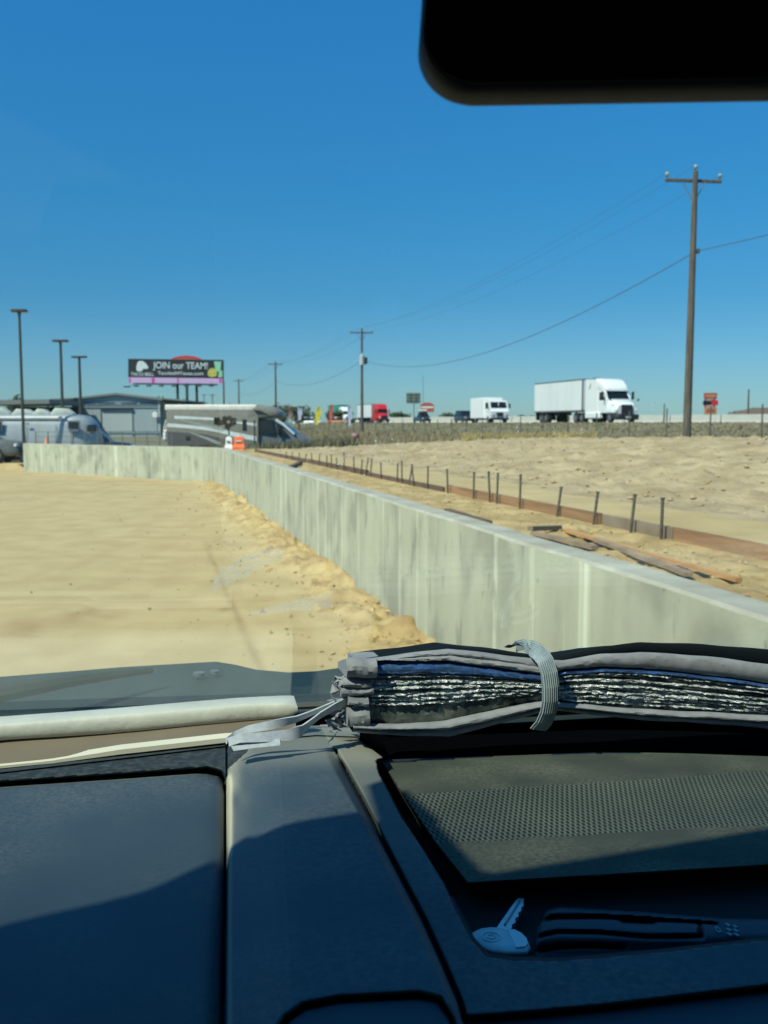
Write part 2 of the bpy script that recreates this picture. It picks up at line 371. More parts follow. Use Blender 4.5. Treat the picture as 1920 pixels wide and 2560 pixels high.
for i in range(len(path)-1):
    p0, p1 = Vector(path[i]), Vector(path[i+1]); n0, n1 = off(i), off(i+1); t = (p1-p0).normalized()
    g = .0015 if i not in (8, 9, 10) else 0
    p0 = p0 + t*g; p1 = p1 - t*g
    pts = []
    NS = 14
    rg = []
    for k in range(NS+1):
        u = k/NS; p = p0.lerp(p1, u); nn = n0.lerp(n1, u).normalized(); zz = zt_[i]*(1-u) + zt_[i+1]*u + .004*math.sin(u*9+i*3)
        j = .004*random.uniform(-1, 1); ch = .016 + .006*random.random()
        q = p + nn*TH
        m1 = p + nn*ch
        rg.append([(p.x, p.y, -.25), (p.x, p.y, zz-ch+j), (m1.x, m1.y, zz+j*.3), (q.x, q.y, zz), (q.x, q.y, -.25)])
    bb = MB(); bb.rings([[Vector(v) - WL for v in r] for r in rg]); o = bb.build('wall_panel', M_CONC, wall, smooth=20)
    o.data.materials.append(M_CTOP)
    for f in o.data.polygons:
        if f.normal.z > .5: f.material_index = 1

# ================================================================ FORM BOARDS AND STAKES
M_BROWN = mat('weathered_board', (.38, .22, .11), .9, col2=(.22, .125, .065), scale=2.5, detail=8, stretch=(.6, .25, 6), bump=.3, bscale=12, bdist=.005)
M_GREYB = mat('grey_board', (.28, .23, .165), .9, col2=(.20, .15, .105), scale=3, detail=8, bump=.3, bscale=15, bdist=.004)
M_DARKB = mat('dark_board', (.16, .10, .065), .9, col2=(.10, .065, .045), scale=2.5, detail=8)
M_ORNG = mat('fresh_timber', (.55, .32, .13), .85, col2=(.42, .22, .085), scale=3, detail=8, stretch=(1, 1, 4), bump=.2, bscale=14, bdist=.004)
M_OLD = mat('old_timber', (.36, .265, .17), .9, col2=(.23, .165, .11), scale=4, detail=8, bump=.4, bscale=20, bdist=.006)
OB = 4.22
def board(y0, y1, h, th, m, label, dz=0, dO=0, tilt=0):
    a = Vector((OB+dO - K*y0, y0, 0)); c = Vector((OB+dO+tilt - K*y1, y1, 0)); t = (c-a).normalized(); nn = Vector((t.y, -t.x, 0))
    b = MB(); NS = 16; rg = []
    for k in range(NS+1):
        p = a.lerp(c, k/NS); z = float(terr(p.x, p.y)) - .02 + dz; w1 = .004*math.sin(k*.7+y0)
        rg.append([p + nn*w1 + Vector((0,0,z)), p + nn*w1 + Vector((0,0,z+h)), p + nn*(th+w1) + Vector((0,0,z+h)), p + nn*(th+w1) + Vector((0,0,z))])
    b.rings(rg); L = a + Vector((0, 0, float(terr(a.x, a.y)))); b.build('form_board', m, loc=L, smooth=25, label=label, cat='board', group='form boards edging the dirt path')
board(2.2, 7.55, .125, .04, M_BROWN, 'brown form board at the near end, running out of the frame on the right')
board(7.6, 8.75, .12, .038, M_GREYB, 'short greyish form board between the two nearest stakes', dO=.02)
board(8.8, 13.2, .115, .038, M_BROWN, 'reddish brown form board just beyond the two nearest stakes', dO=.01, dz=.01)
board(13.25, 17.6, .09, .038, M_DARKB, 'low dark form board half buried in the middle of the row', dO=-.02)
board(17.7, 24.0, .12, .038, M_DARKB, 'dark form board in the far half of the row', dO=0)
board(24.1, 34.5, .12, .038, M_DARKB, 'farthest dark form board near the barricades', dO=-.03)
M_STEEL = mat('stake_steel', (.16, .15, .135), .6, .5, col2=(.09, .07, .055), scale=20)
# photo x of each stake with its base and top rows
stk = [(1653,1343,1245),(1577,1325,1236),(1484,1304,1229),(1393,1283,1217),(1299.5,1264,1187),(1242,1250,1183),(1225,1247,1179),(1184,1237,1181),(1120,1223,1173),
       (1069,1213,1167),(1035,1206,1161),(1022,1203,1165),(1005,1198,1153),(993,1196,1159),(953,1188,1157),(926,1182,1146),(914,1180,1144),(902,1177,1151),(885,1175,1143),
       (860,1171,1132),(843,1167,1145),(828,1166,1138),(818,1165,1139),(798,1162,1136),(781,1159,1133),(762,1156,1133),(748,1154,1132),(730,1151,1130),(716,1148,1130),(700,1145,1128)]
st0 = None
tilts = [0, .06, .12, .10, 0, .02, -.05, .02, -.02, .04, -.08, .16, 0, .05]
nth = ['nearest', 'second nearest', 'third nearest', 'fourth nearest', 'fifth nearest', 'sixth nearest', 'seventh nearest', 'eighth nearest', 'ninth nearest', 'tenth nearest']
for i, (px, pb, ptp) in enumerate(stk):
    # the stake stands just in front of the board line: O = OB - .05
    d = ray(px, pb); k = (OB-.035) / (d.x + K*d.y); p = CAM + d*k; zg = float(terr(p.x, p.y))
    h = (at(px, ptp, p.y).z - zg)
    b = MB()
    b.tube([(0,0,-.15), (0,0,h-.03), (0,0,h)], [.013, .013, .015], 6); b.tube([(0,0,h-.006),(0,0,h+.004)], .019, 6)
    for q in range(4): b.tube([(-.014, 0, h*(.35+.17*q)), (.014, 0, h*(.35+.17*q))], .005, 5)
    lab = (nth[i] + ' steel stake driven along the form boards, counted from the right') if i < 10 else \
          ('thin steel stake in the crowded far half of the form board row')
    o = b.build('form_stake', M_STEEL, loc=(p.x, p.y, zg), local=True, smooth=40, label=lab, cat='stake', group='steel stakes holding the form boards' if i < 10 else 'far steel stakes of the form board row')
    o.rotation_euler = (0, tilts[i % len(tilts)] + random.uniform(-.03, .03), 0)

def timber(pa, pb, wd, th, m, name, label, z0=None, lift=0, cat='timber'):
    zz = 1.34; a = onz(*pa, zz); c = onz(*pb, zz)
    for _ in range(6):
        a = onz(*pa, float(terr(a.x, a.y)) + .03); c = onz(*pb, float(terr(c.x, c.y)) + .03)
    a.z += lift; t = (c-a).normalized(); nn = t.cross(Vector((0,0,1))).normalized()
    rg = []; NS = 10
    for k in range(NS+1):
        p = a.lerp(c, k/NS) + nn*.004*math.sin(k*1.3); ww = wd*(1+.05*math.sin(k*2.1))
        rg.append([p - nn*ww/2 + Vector((0,0,-.008)), p + nn*ww/2 + Vector((0,0,-.008)), p + nn*ww/2 + Vector((0,0,th)), p - nn*ww/2 + Vector((0,0,th))])
    MB().rings(rg).build(name, m, loc=a, smooth=25, label=label, cat=cat)
timber((1415,1326), (1848,1452), .042, .018, M_ORNG, 'timber_beam', 'long orange timber lying on the soil between wall and stakes', lift=-.004)
timber((1490,1350), (1722,1438), .055, .018, M_OLD, 'timber_beam', 'weathered grey timber beside the long orange one, on the wall side')
timber((1335,1334), (1488,1372), .055, .022, M_OLD, 'timber_beam', 'short brown timber on the soil beyond the weathered grey one')
timber((1118,1276), (1222,1308), .07, .02, M_DARKB, 'timber_plank', 'thin dark plank lying right beside the wall top', cat='plank')
timber((1325,1334), (1398,1322), .05, .03, M_GREYB, 'timber_offcut', 'grey offcut lying across the end of the short brown timber', lift=.03, cat='offcut')
timber((712,1176), (752,1158), .10, .05, M_DARKB, 'timber_offcut', 'dark broken plank tilted up on the soil by the far stakes', lift=0, cat='offcut')

# loose stones and clods
def stones(name, pts, r0, r1, m, label):
    b = MB(); rs = random.Random(len(pts))
    for p in pts:
        r = r0 + (r1-r0)*rs.random()**3; c = Vector(p); d = [Vector(q)*r*rs.uniform(.6, 1.25) for q in ((1,0,0),(-1,0,0),(0,1,0),(0,-1,0),(0,0,.8),(0,0,-.6))]
        R3 = Matrix.Rotation(rs.uniform(0, 3), 3, 'Z') @ Matrix.Rotation(rs.uniform(-.5, .5), 3, 'X')
        b.add([c + R3 @ q + Vector((0,0,r*.25)) for q in d], [(0,2,4),(2,1,4),(1,3,4),(3,0,4),(2,0,5),(1,2,5),(3,1,5),(0,3,5)])
    b.build(name, m, smooth=0, kind='stuff', label=label, cat='stones')
yy = 7*(34/7)**RNG.uniform(0, 1, 900); tt_ = RNG.gamma(1.6, .35, 900); stones('soil_clods', [(XW(y)-t, y, .10*max(0, 1-t/.9)) for y, t in zip(yy, tt_)], .010, .050, M_SOIL, 'crumbled orange soil clods along the foot of the wall')
yy = 6*(30/6)**RNG.uniform(0, 1, 220); tt_ = RNG.uniform(.5, 9, 220); stones('pebbles', [(XW(y)-t, y, 0) for y, t in zip(yy, tt_)], .006, .03, M_OLD if False else mat('pebble', (.30, .25, .16), .9), 'small pebbles scattered over the sand lot')
yy = 5*(30/5)**RNG.uniform(0, 1, 900); ss_ = RNG.uniform(.32, 1.3, 900); xx = XW(yy) + ss_; stones('soil_clods', list(zip(xx, yy, terr_rough(xx, yy))), .006, .026, M_SOIL, 'crumbled orange soil clods on the strip behind the wall')
yy = 8*(50/8)**RNG.uniform(0, 1, 2200); ss_ = RNG.uniform(3.1, 14, 2200); xx = XW(yy) + ss_; stones('dirt_clods', list(zip(xx, yy, terr_rough(xx, yy))), .012, .06, M_MOUND, 'pale clods strewn over the dirt mound')
# ================================================================ POLES, WIRES
M_POLE = mat('pole_wood', (.14, .12, .095), .9, col2=(.075, .066, .053), scale=3, detail=8, stretch=(4, 4, .4), bump=.3, bscale=12, bdist=.01)
M_INS = mat('insulator_glaze', (.35, .40, .38), .4)
M_GALV = mat('galvanised_steel', (.30, .31, .31), .5, .7, scale=10)
M_CAN = mat('transformer_grey', (.48, .52, .52), .5, scale=3)
M_WIRE = mat('wire_dark', (.13, .15, .155), .6, .3)
HP = 11.0
def pole_xy(y): return 22.75 - .2495*y
poles = []
def utility_pole(px, ptop, y, zb, label, big=False, trans=False, arm=1.18, r=.14, lean=0):
    p = at(px, 1057, y); x = p.x; top = at(px, ptop, y).z; h = top - zb
    e = empty('utility_pole', (x, y, zb), 0, label, 'utility pole', 'wooden utility poles along the highway')
    e.rotation_euler = (0, lean, R(6))
    MB().tube([(0,0,-.4), (0,0,h*.5), (0,0,h)], [r*1.25, r, r*.72], 10).build('pole', M_POLE, e)
    za = h - .34*(h/11)
    MB().rbox((0, r*.9+.05, za), (arm*2, .10, .12), .012).build('crossarm', M_POLE, e)
    b = MB()
    for s_ in (-1, 1):
        b.tube([(s_*arm*.42, r*.9-.01, za-.03), (s_*r*.6, r*.8, za-.75)], .022, 5)
    b.build('arm_brace', M_GALV, e)
    tips = []
    for xx, zz in ((-arm*.94, za+.06), (arm*.94, za+.06), (0, h)):
        yy = r*.9+.05 if xx else 0
        b = MB(); b.tube([(xx,yy,zz), (xx,yy,zz+.1)], .02, 6); b.tube([(xx,yy,zz+.07),(xx,yy,zz+.11),(xx,yy,zz+.14),(xx,yy,zz+.17),(xx,yy,zz+.25)], [.05,.10,.05,.09,.04], 10)
        b.build('insulator', M_INS, e); tips.append(Vector((xx, yy, zz+.22)))
    if trans:
        b = MB(); b.tube([(-.02,-.42,h-3.7),(-.02,-.42,h-3.66),(-.02,-.42,h-2.7),(-.02,-.42,h-2.6)], [.22,.26,.26,.1], 12); b.tube([(-.02,-.42,h-2.6),(-.02,-.42,h-2.35)], .04, 6)
        b.box((0,-.15,h-3), (.06,.3,.3)); b.build('transformer', M_CAN, e)
        b = MB(); b.rbox((.42,-.1,h-3.2),(.28,.26,.7),.03); b.build('cutout_box', M_STEEL, e)
    else:
        b = MB(); b.rbox((.17, -.1, h-3.15), (.1, .16, .2), .02); b.build('cable_clamp', M_STEEL, e)
    M = Matrix.Translation((x, y, zb)) @ e.rotation_euler.to_matrix().to_4x4()
    poles.append(([M @ t for t in tips], M @ Vector((.12, 0, h-3.15)), Vector((x, y, zb))))
    return e
utility_pole(1718, 428, 39.6, 1.50, 'tall near wooden utility pole on the right, with crossarm and three insulators', True, lean=0.004)
utility_pole(905, 823, 100, .9, 'second wooden utility pole, carrying a pale transformer can', trans=True)
utility_pole(690, 905, 161, .8, 'third wooden utility pole, thin, behind the motorhome nose', r=.17)
utility_pole(598, 948, 221, .8, 'small far wooden utility pole between billboard and third pole', r=.18)
utility_pole(532, 985, 300, .8, 'tiny far wooden utility pole, the right one of the pair by the billboard legs', r=.17)
utility_pole(511, 985, 345, .8, 'tiny far wooden utility pole, the left one of the pair by the billboard legs', r=.17)
# the next pole of the line, beside the camera (out of frame on the right)
near_tips = [t + (poles[0][0][0]-poles[1][0][0])*.9 for t in poles[0][0]]; near_c = poles[0][1] + (poles[0][1]-poles[1][1])*.9
def cable(a, c, sag, r, label, grp, r2=None):
    b = MB(); pts = []
    for k in range(41):
        u = k/40; p = a.lerp(c, u); p.z -= sag*4*u*(1-u); pts.append(p)
    r2 = r if r2 is None else r2
    b.tube([p - a for p in pts], [r + (r2-r)*k/40 for k in range(41)], 5).build('power_line', M_WIRE, loc=a, local=True, label=label, cat='power line', group=grp)
sp = ['between the tall near pole and the transformer pole', 'between the transformer pole and the third pole', 'between the third and the small far pole']
for i in range(3):
    for k, nm in enumerate(('left', 'right', 'top')):
        cable(poles[i][0][k], poles[i+1][0][k], 1.1, .0055 + .003*i, 'thin %s conductor strung %s' % (nm, sp[i]), 'thin conductors on the poles')
    cable(poles[i][1], poles[i+1][1], [2.2, 1.5, 1.2][i], .018, 'thick low sagging cable strung ' + sp[i], 'thick sagging cables', )
cable(near_c, poles[0][1], .8, .016, 'thick low cable running from the tall near pole out of the frame on the right', 'thick sagging cables')

M_LP = mat('lamp_pole_bronze', (.075, .08, .07), .5, .4)
M_LENS = mat('lamp_lens', (.5, .5, .48), .4)
for px, py, y, lab in ((46, 778, 45.6, 'tallest parking lot lamp post, at the left edge beside the wall end'), (149, 853, 60, 'middle parking lot lamp post, behind the silver trailer'), (196, 893, 74.5, 'shortest looking parking lot lamp post, in front of the metal building')):
    p = at(px, py, y); zb = 0.34 if y < 50 else float(terr(p.x, y)); h = p.z - zb
    p = at(px + 2, py, y); h = p.z - zb
    e = empty('parking_lamp_post', (p.x, y, zb), 0, lab, 'lamp post', 'parking lot lamp posts')
    MB().tube([(0,0,-.1),(0,0,.6),(0,0,.62)], [.2,.2,.12], 10).build('base', M_CONC, e)
    MB().tube([(0,0,.5),(0,0,h-.05)], [.085*y/48, .065*y/48], 8).build('pole', M_LP, e)
    b = MB(); b.rbox((0,0,h+.02), (.95*y/60, .42, .14), .05); b.tube([(0,0,h-.2),(0,0,h)], [.06,.12], 8); b.build('lamp_head', M_LP, e)
    MB().box((-.25,0,h-.055), (.3,.3,.01)).build('lens', M_LENS, e); MB().box((.25,0,h-.055), (.3,.3,.01)).build('lens', M_LENS, e)
def thin_post(px, ptop, y, lab, r=.07, zb=2.1):
    p = at(px, ptop, y); b = MB(); h = p.z - zb
    b.tube([(0,0,-.3),(0,0,h*.5),(0,0,h)], [r*1.15, r, r*.8], 8); b.tube([(0,0,h-.02),(0,0,h+.05)], [r*1.3, r*.9], 8)
    b.build('roadside_post', M_POLE, loc=(p.x, y, zb), local=True, label=lab, cat='post')
thin_post(1661, 1011, 118, 'thin post before the barrier, left of the tall near pole', .09)
thin_post(1872, 974, 170, 'far wooden post standing behind the barrier at the right edge', .17)
thin_post(559, 955, 142, 'bare post standing at the right end of the billboard', .14, .6)
thin_post(1058, 940, 260, 'very thin far mast above the red and white shop sign', .06)

# ================================================================ HIGHWAY BARRIER
M_BARR = mat('barrier_concrete', (.48, .49, .44), .85, col2=(.44, .44, .40), scale=.6, detail=6, stretch=(1, 1, 3))
bar = empty('barrier_wall', (51, 128, 2.1), 0, 'long pale concrete barrier along the far side of the highway', 'barrier')
pA, pB = Vector((86, 100, 0)), Vector((-12, 258, 0)); n_ = 18
for i in range(n_):
    a = pA.lerp(pB, i/n_) ; c = pA.lerp(pB, (i+1)/n_ - .001); t = (c-a).normalized(); q = Vector((t.y, -t.x, 0))
    prof = ((-.32,0),(-.32,.1),(-.14,.4),(-.1,1.42),(.1,1.42),(.14,.4),(.32,.1),(.32,0))
    MB().rings([[p + q*u + Vector((0,0,2.1+v)) - Vector((51,128,2.1)) for u, v in prof] for p in (a, c)]).build('barrier_segment', M_BARR, bar, smooth=20)

# ================================================================ ROAD FENCE AND VEGETATION
M_FP = mat('fence_post_steel', (.14, .13, .11), .7, .3)
fe = empty('wire_fence', (0, 60, 1), 0, 'wire field fence of thin posts along the foot of the highway embankment', 'fence')
OF = 24.5
fp = []
for i in range(46):
    y = 14 + i*3.4; x = OF - K*y; z = float(terr(x, y)); fp.append(Vector((x, y, z)))
    MB().tube([(x, y-60, z-1.3), (x, y-60, z+.35 )], .035, 5).build('fence_post', M_FP, fe)
b = MB()
for hgt in (.35, .7, 1.0, 1.3):
    b.tube([p - Vector((0,60,1)) + Vector((0,0,hgt-1+.0)) for p in fp], .008, 4)
b.build('fence_wire', M_WIRE, fe)

def tufts(name, pts, hgt, wd, m, n=5, lean=.5, label=None, cat='grass'):
    vs = np.zeros((len(pts)*n*3, 3)); k = 0
    P = np.asarray(pts)
    ang = RNG.uniform(0, 2*np.pi, (len(P), n)); ln = RNG.uniform(0, lean, (len(P), n)); hh = hgt*RNG.uniform(.4, 1.15, (len(P), n)); a2 = RNG.uniform(0, 2*np.pi, (len(P), n))
    bx = P[:, None, 0] + .12*RNG.uniform(-1, 1, (len(P), n)); by = P[:, None, 1] + .12*RNG.uniform(-1, 1, (len(P), n)); bz = P[:, None, 2] + 0*ang
    w_ = wd*RNG.uniform(.6, 1.3, (len(P), n))
    A = np.stack([bx - np.cos(ang)*w_, by - np.sin(ang)*w_, bz - .03], -1); B = np.stack([bx + np.cos(ang)*w_, by + np.sin(ang)*w_, bz - .03], -1)
    T = np.stack([bx + np.cos(a2)*ln*hh, by + np.sin(a2)*ln*hh, bz + hh], -1)
    V = np.stack([A, B, T], 2).reshape(-1, 3)
    b = MB(); b.v = [tuple(v) for v in V.tolist()]; b.f = [(3*i, 3*i+1, 3*i+2) for i in range(len(V)//3)]
    return b.build(name, m, smooth=0, kind='stuff', label=label, cat=cat)
def scatter(n, O0, O1, y0, y1, cond=None, power=1.0):
    y = y0 * (y1/y0) ** RNG.uniform(0, 1, n); O = O0 + (O1-O0)*RNG.uniform(0, 1, n); x = O - K*y
    k = np.ones(n, bool) if cond is None else cond(x, y, O)
    x, y = x[k], y[k]; return np.stack([x, y, terr_rough(x, y)], -1)
M_G1 = mat('dry_grey_grass', (.32, .27, .165), .95, col2=(.22, .185, .115), scale=.35, detail=5)
M_G2 = mat('straw_grass', (.47, .37, .17), .95, col2=(.34, .26, .11), scale=.6, detail=5)
M_G3 = mat('dark_weeds', (.19, .175, .105), .95, col2=(.11, .11, .06), scale=.5, detail=5)
tufts('embankment_grass', scatter(11000, 24.5, 37.0, 22, 190, lambda x, y, O: (x/y > -.22) & (x/y < .46)), .16, .06, M_G1, 4, label='grey brown dry grass covering the highway embankment')
tufts('embankment_weeds', scatter(1200, 23.5, 35.5, 24, 150, lambda x, y, O: (x/y > -.12) & (x/y < .46) & (fbm(x*.16, y*.16, 3, 4) > .22)), .17, .10, M_G3, 4, label='darker green weeds growing in patches on the embankment')
tufts('straw_grass', scatter(5200, 19.0, 24.5, 40, 120, lambda x, y, O: (x/y > -.13) & (x/y < .22)), .35, .04, M_G2, 5, label='yellow straw grass behind the dirt mound')
tufts('field_grass', scatter(7000, 1.0, 24, 58, 120, lambda x, y, O: (x/y > -.13) & (x/y < .08)), .55, .06, M_G1, 5, label='tall grey brown grass right of the motorhome')
tufts('dark_weeds', scatter(4200, 2.5, 17, 49, 66, lambda x, y, O: (x/y > -.185) & (x/y < -.03) & (fbm(x*.3, y*.3, 3, 9) > -.25)), .55, .08, M_G3, 5, label='dark green weeds in front of the motorhome nose')

# ================================================================ TREES
M_LEAF = mat('tree_leaf', (.075, .105, .035), .9, col2=(.03, .045, .018), scale=.9, detail=4)
M_LEAF2 = mat('tree_leaf_olive', (.16, .15, .07), .9, col2=(.08, .08, .035), scale=.9, detail=4)
M_BARK = mat('bark', (.16, .12, .08), .95)
def tree(px0, px1, ptop, y, zb, label, m=None, n=900, grp='far trees on the horizon', full=True):
    m = m or M_LEAF
    a = at(px0, ptop, y); c = at(px1, ptop, y); cx = (a.x+c.x)/2; W = (c.x-a.x)/2; H = a.z - zb
    e = empty('tree', (cx, y, zb), 0, label, 'tree', grp)
    b = MB(); b.tube([(0,0,-.3),(W*.05,0,H*.3),(0,0,H*.6)], [H*.04+.08, H*.03+.06, H*.012+.03], 7)
    for k in range(5):
        an = k*1.3; b.tube([(0,0,H*(.25+.06*k)), (math.cos(an)*W*.5, math.sin(an)*W*.4, H*(.5+.07*k))], [H*.014+.03, .02], 5)
    b.build('trunk', M_BARK, e)
    lobes = []
    for k in range(13):
        an = random.uniform(0, 6.28); rr = random.uniform(.1, .72)
        lobes.append((math.cos(an)*rr*W, math.sin(an)*rr*W*.8, H*random.uniform(.40, .80), random.uniform(.25, .42)*W, H*random.uniform(.13, .22)))
    b = MB(); sz = max(.12, W*.075)
    for i in range(n):
        L = lobes[i % 13]; v = Vector((random.gauss(0,1), random.gauss(0,1), random.gauss(0,1))).normalized() * random.uniform(.55, 1.08)
        p = Vector((L[0]+v.x*L[3], L[1]+v.y*L[3], min(L[2]+v.z*L[4], H)))
        d1 = Vector((random.gauss(0,1), random.gauss(0,1), random.gauss(0,.7))).normalized()*sz*random.uniform(.6,1.4); d2 = d1.cross(Vector((random.gauss(0,1), random.gauss(0,1), random.gauss(0,1)))).normalized()*sz*.7
        b.add([p-d1, p+d2, p+d1, p-d2], [(0,1,2,3)])
    b.build('crown', m, e, smooth=0)
tree(676, 732, 1000, 150, .8, 'olive brown bushy tree just right of the motorhome roof', M_LEAF2, 1200)
tree(716, 776, 1010, 165, .8, 'olive tree behind the red and white feather flags', M_LEAF2, 1200)
tree(742, 800, 1024, 210, .8, 'dark tree behind the yellow feather flag')
tree(800, 868, 1022, 230, 1.0, 'dark green tree between the yellow flag and the green trailer truck')
tree(974, 1030, 1028, 260, 1.5, 'dark rounded tree right of the red truck')
tree(1092, 1142, 1030, 300, 1.5, 'dark low tree between the shop sign and the dark pickup truck')
tree(1820, 1862, 1023, 230, 2.0, 'dark low tree left of the brown roof at the right edge')
tree(-10, 76, 983, 170, .2, 'rounded green tree above the long roof at the left edge', M_LEAF, 1300)
tree(360, 425, 984, 175, .2, 'green tree top showing above the metal building roof', M_LEAF, 1200)
tree(560, 610, 1006, 240, .5, 'small dark tree behind the motorhome roof, near the billboard end')
tree(625, 672, 1010, 260, .5, 'small dark tree behind the middle of the motorhome roof')
tree(1478, 1514, 934, 175, 2.0, 'tree whose tip shows above the white semi truck', M_LEAF, 900)
tree(1290, 1352, 1036, 240, 2.0, 'dark low tree between the box truck and the white semi trailer')

# ================================================================ SIGNS
M_WHITE = mat('white_paint', (.80, .80, .77), .5); M_BLACK = mat('black_paint', (.012, .013, .014), .5); M_RED = mat('red_paint', (.62, .035, .03), .45, col2=(.5, .03, .025))
M_SGRN = mat('sign_back', (.17, .21, .18), .6); M_BRICK = mat('faded_red_sign', (.42, .10, .07), .7); M_GOLD = mat('tan_sign', (.48, .25, .12), .7)
M_BB = mat('billboard_black', (.018, .022, .024), .6, col2=(.012, .014, .016)); M_PINK = mat('billboard_pink', (.62, .42, .66), .6, col2=(.58, .38, .62)); M_MAG = mat('billboard_magenta', (.60, .08, .38), .6)
M_DSTEEL = mat('billboard_steel', (.06, .085, .075), .6, .3); M_LTXT = mat('sign_lettering', (.62, .68, .70), .6)
M_CUPG = mat('cup_green', (.30, .62, .42), .6, col2=(.22, .52, .34)); M_TACO = mat('taco_yellow', (.58, .55, .12), .7, col2=(.42, .38, .08)); M_PURP = mat('logo_light', (.66, .74, .74), .6)
bb = empty('billboard', (-32.6, 150, .4), 0, 'wide black billboard with white lettering, a bell logo and a pink bottom stripe', 'billboard')
def bbp(px, py, dy=0.0): p = at(px, py, 150); return Vector((p.x+32.6, dy, p.z-.4))
def quad(b, pts, y0, th):     # flat polygon (pixels) facing the camera with thickness
    f = [bbp(*q, y0) for q in pts]; k = [v + Vector((0, th, 0)) for v in f]; n = len(f)
    b.add(f + k, [tuple(range(n)), tuple(reversed(range(n, 2*n)))] + [(i, n+i, n+(i+1)%n, (i+1)%n) for i in range(n)])
b = MB(); quad(b, [(323,899),(323,943),(556,946),(556,902)], 0, .35); b.build('panel', M_BB, bb, smooth=0)
b = MB(); quad(b, [(322,943.2),(322,957),(557,959),(557,946.2)], -.02, .3); b.build('bottom_stripe', M_PINK, bb, smooth=0)
b = MB()
for x0, x1 in ((322.5, 327), (379, 387), (443, 447), (548, 554)): quad(b, [(x0,944.6),(x0,956.6),(x1,956.8),(x1,944.8)], -.04, .015)
b.build('stripe_mark', M_MAG, bb, smooth=0)
b = MB(); f_ = [(320.5,896.8),(320.5,898.8),(558,901.8),(558,899.8)]; quad(b, f_, -.05, .5); quad(b, [(556.2,902),(556.2,958),(558.6,958),(558.6,902)], -.05, .45); quad(b, [(320.5,899),(320.5,943),(322.8,943),(322.8,899)], -.05, .45); b.build('frame', M_DSTEEL, bb, smooth=0)
def put_text(txt, px0, px1, pyc, hpx, m, name, par, origin, Y, dy=-.03, slope=.013):
    w_ = (px1-px0)*Y/FPX; vs, fs = text_mesh(txt, hpx*1.35*Y/FPX, w_, .012)
    p = at((px0+px1)/2, pyc, Y); o_ = Vector(origin)
    b = MB(); b.add([Vector((v.x, v.z, v.y - slope*v.x)) + Vector((p.x, Y+dy, p.z)) - o_ for v in vs], fs); return b.build(name, m, par, smooth=0)
put_text('JOIN our TEAM!', 383, 519, 914.5, 17, M_LTXT, 'headline', bb, (-32.6,150,.4), 150)
put_text('Tacobell4Texas.com', 395, 508, 933.5, 8.5, M_LTXT, 'small_lettering', bb, (-32.6,150,.4), 150)
put_text('TACO BELL', 327, 385, 936, 8.5, M_LTXT, 'logo_lettering', bb, (-32.6,150,.4), 150)
b = MB(); bell = [(341,926),(341.5,914),(344,905.5),(349,902.5),(356,902.5),(362,906),(366.5,911),(370.5,917.5),(370,921),(365,923),(362,920.5),(358,923),(353,928),(346,928.5)]
quad(b, bell, -.02, .015); b.build('bell_logo', M_PURP, bb, smooth=0)
b = MB(); quad(b, [(359,919.5),(365,917),(367,920),(362,921.5)], -.03, .01); quad(b, [(351,906),(355,906),(357,914),(350,923)], -.03, .01); b.build('bell_shade', M_LTXT, bb, smooth=0)
b = MB(); quad(b, [(535,903.5),(553,904),(551,929),(539,929)], -.02, .015); quad(b, [(548,928),(556,926),(556,943),(545,943)], -.025, .015); b.build('cup_picture', M_CUPG, bb, smooth=0)
b = MB(); quad(b, [(519,938),(520,928),(526,921),(534,920),(540,925),(543,935),(540,941),(527,943)], -.035, .01); b.build('taco_picture', M_TACO, bb, smooth=0)
b = MB(); quad(b, [(336,958),(336,961),(542,963),(542,960)], -.6, 1.4)
for i in range(7):
    x = 345 + i*31; quad(b, [(x,958),(x,966),(x+1.6,966),(x+1.6,958)], -.9, .12)
    quad(b, [(x-4,964),(x-4,967.5),(x+7,967.5),(x+7,964)], -1.6, .5)
b.build('catwalk', M_DSTEEL, bb, smooth=0)
for px in (442.5, 490.5):
    b = MB(); p = bbp(px, 958, .3); b.tube([(p.x,.3,-.4),(p.x,.3,p.z+1)], .21, 10); b.build('post', M_DSTEEL, bb)
b = MB(); p = bbp(319, 967, -.4); b.rbox(p, (1.0,.3,.22), .05); q = bbp(338, 961, -.3); b.tube([p, q], .04, 5); b.build('lamp_arm', M_DSTEEL, bb)
# red oval sign behind the billboard
p = at(466, 905, 172); b = MB(); zz = p.z
ov = empty('oval_sign', (p.x, 172, .4), 0, 'red oval sign whose top shows above the billboard', 'sign')
n_ = 40; el = [(math.cos(i*2*math.pi/n_)*3.0, math.sin(i*2*math.pi/n_)*1.1) for i in range(n_)]
MB().rings([[Vector((u, y0, v + zz-.4)) for u, v in el] for y0 in (-.25, .25)]).build('panel', M_RED, ov, smooth=30)
MB().rings([[Vector((u*.82, y0, v*.72 + zz-.4)) for u, v in el] for y0 in (-.27, -.255)]).build('inner_panel', M_BRICK, ov, smooth=30)
MB().tube([(0,0,-.3),(0,0,zz-1.5)], .25, 10).build('post', M_DSTEEL, ov)
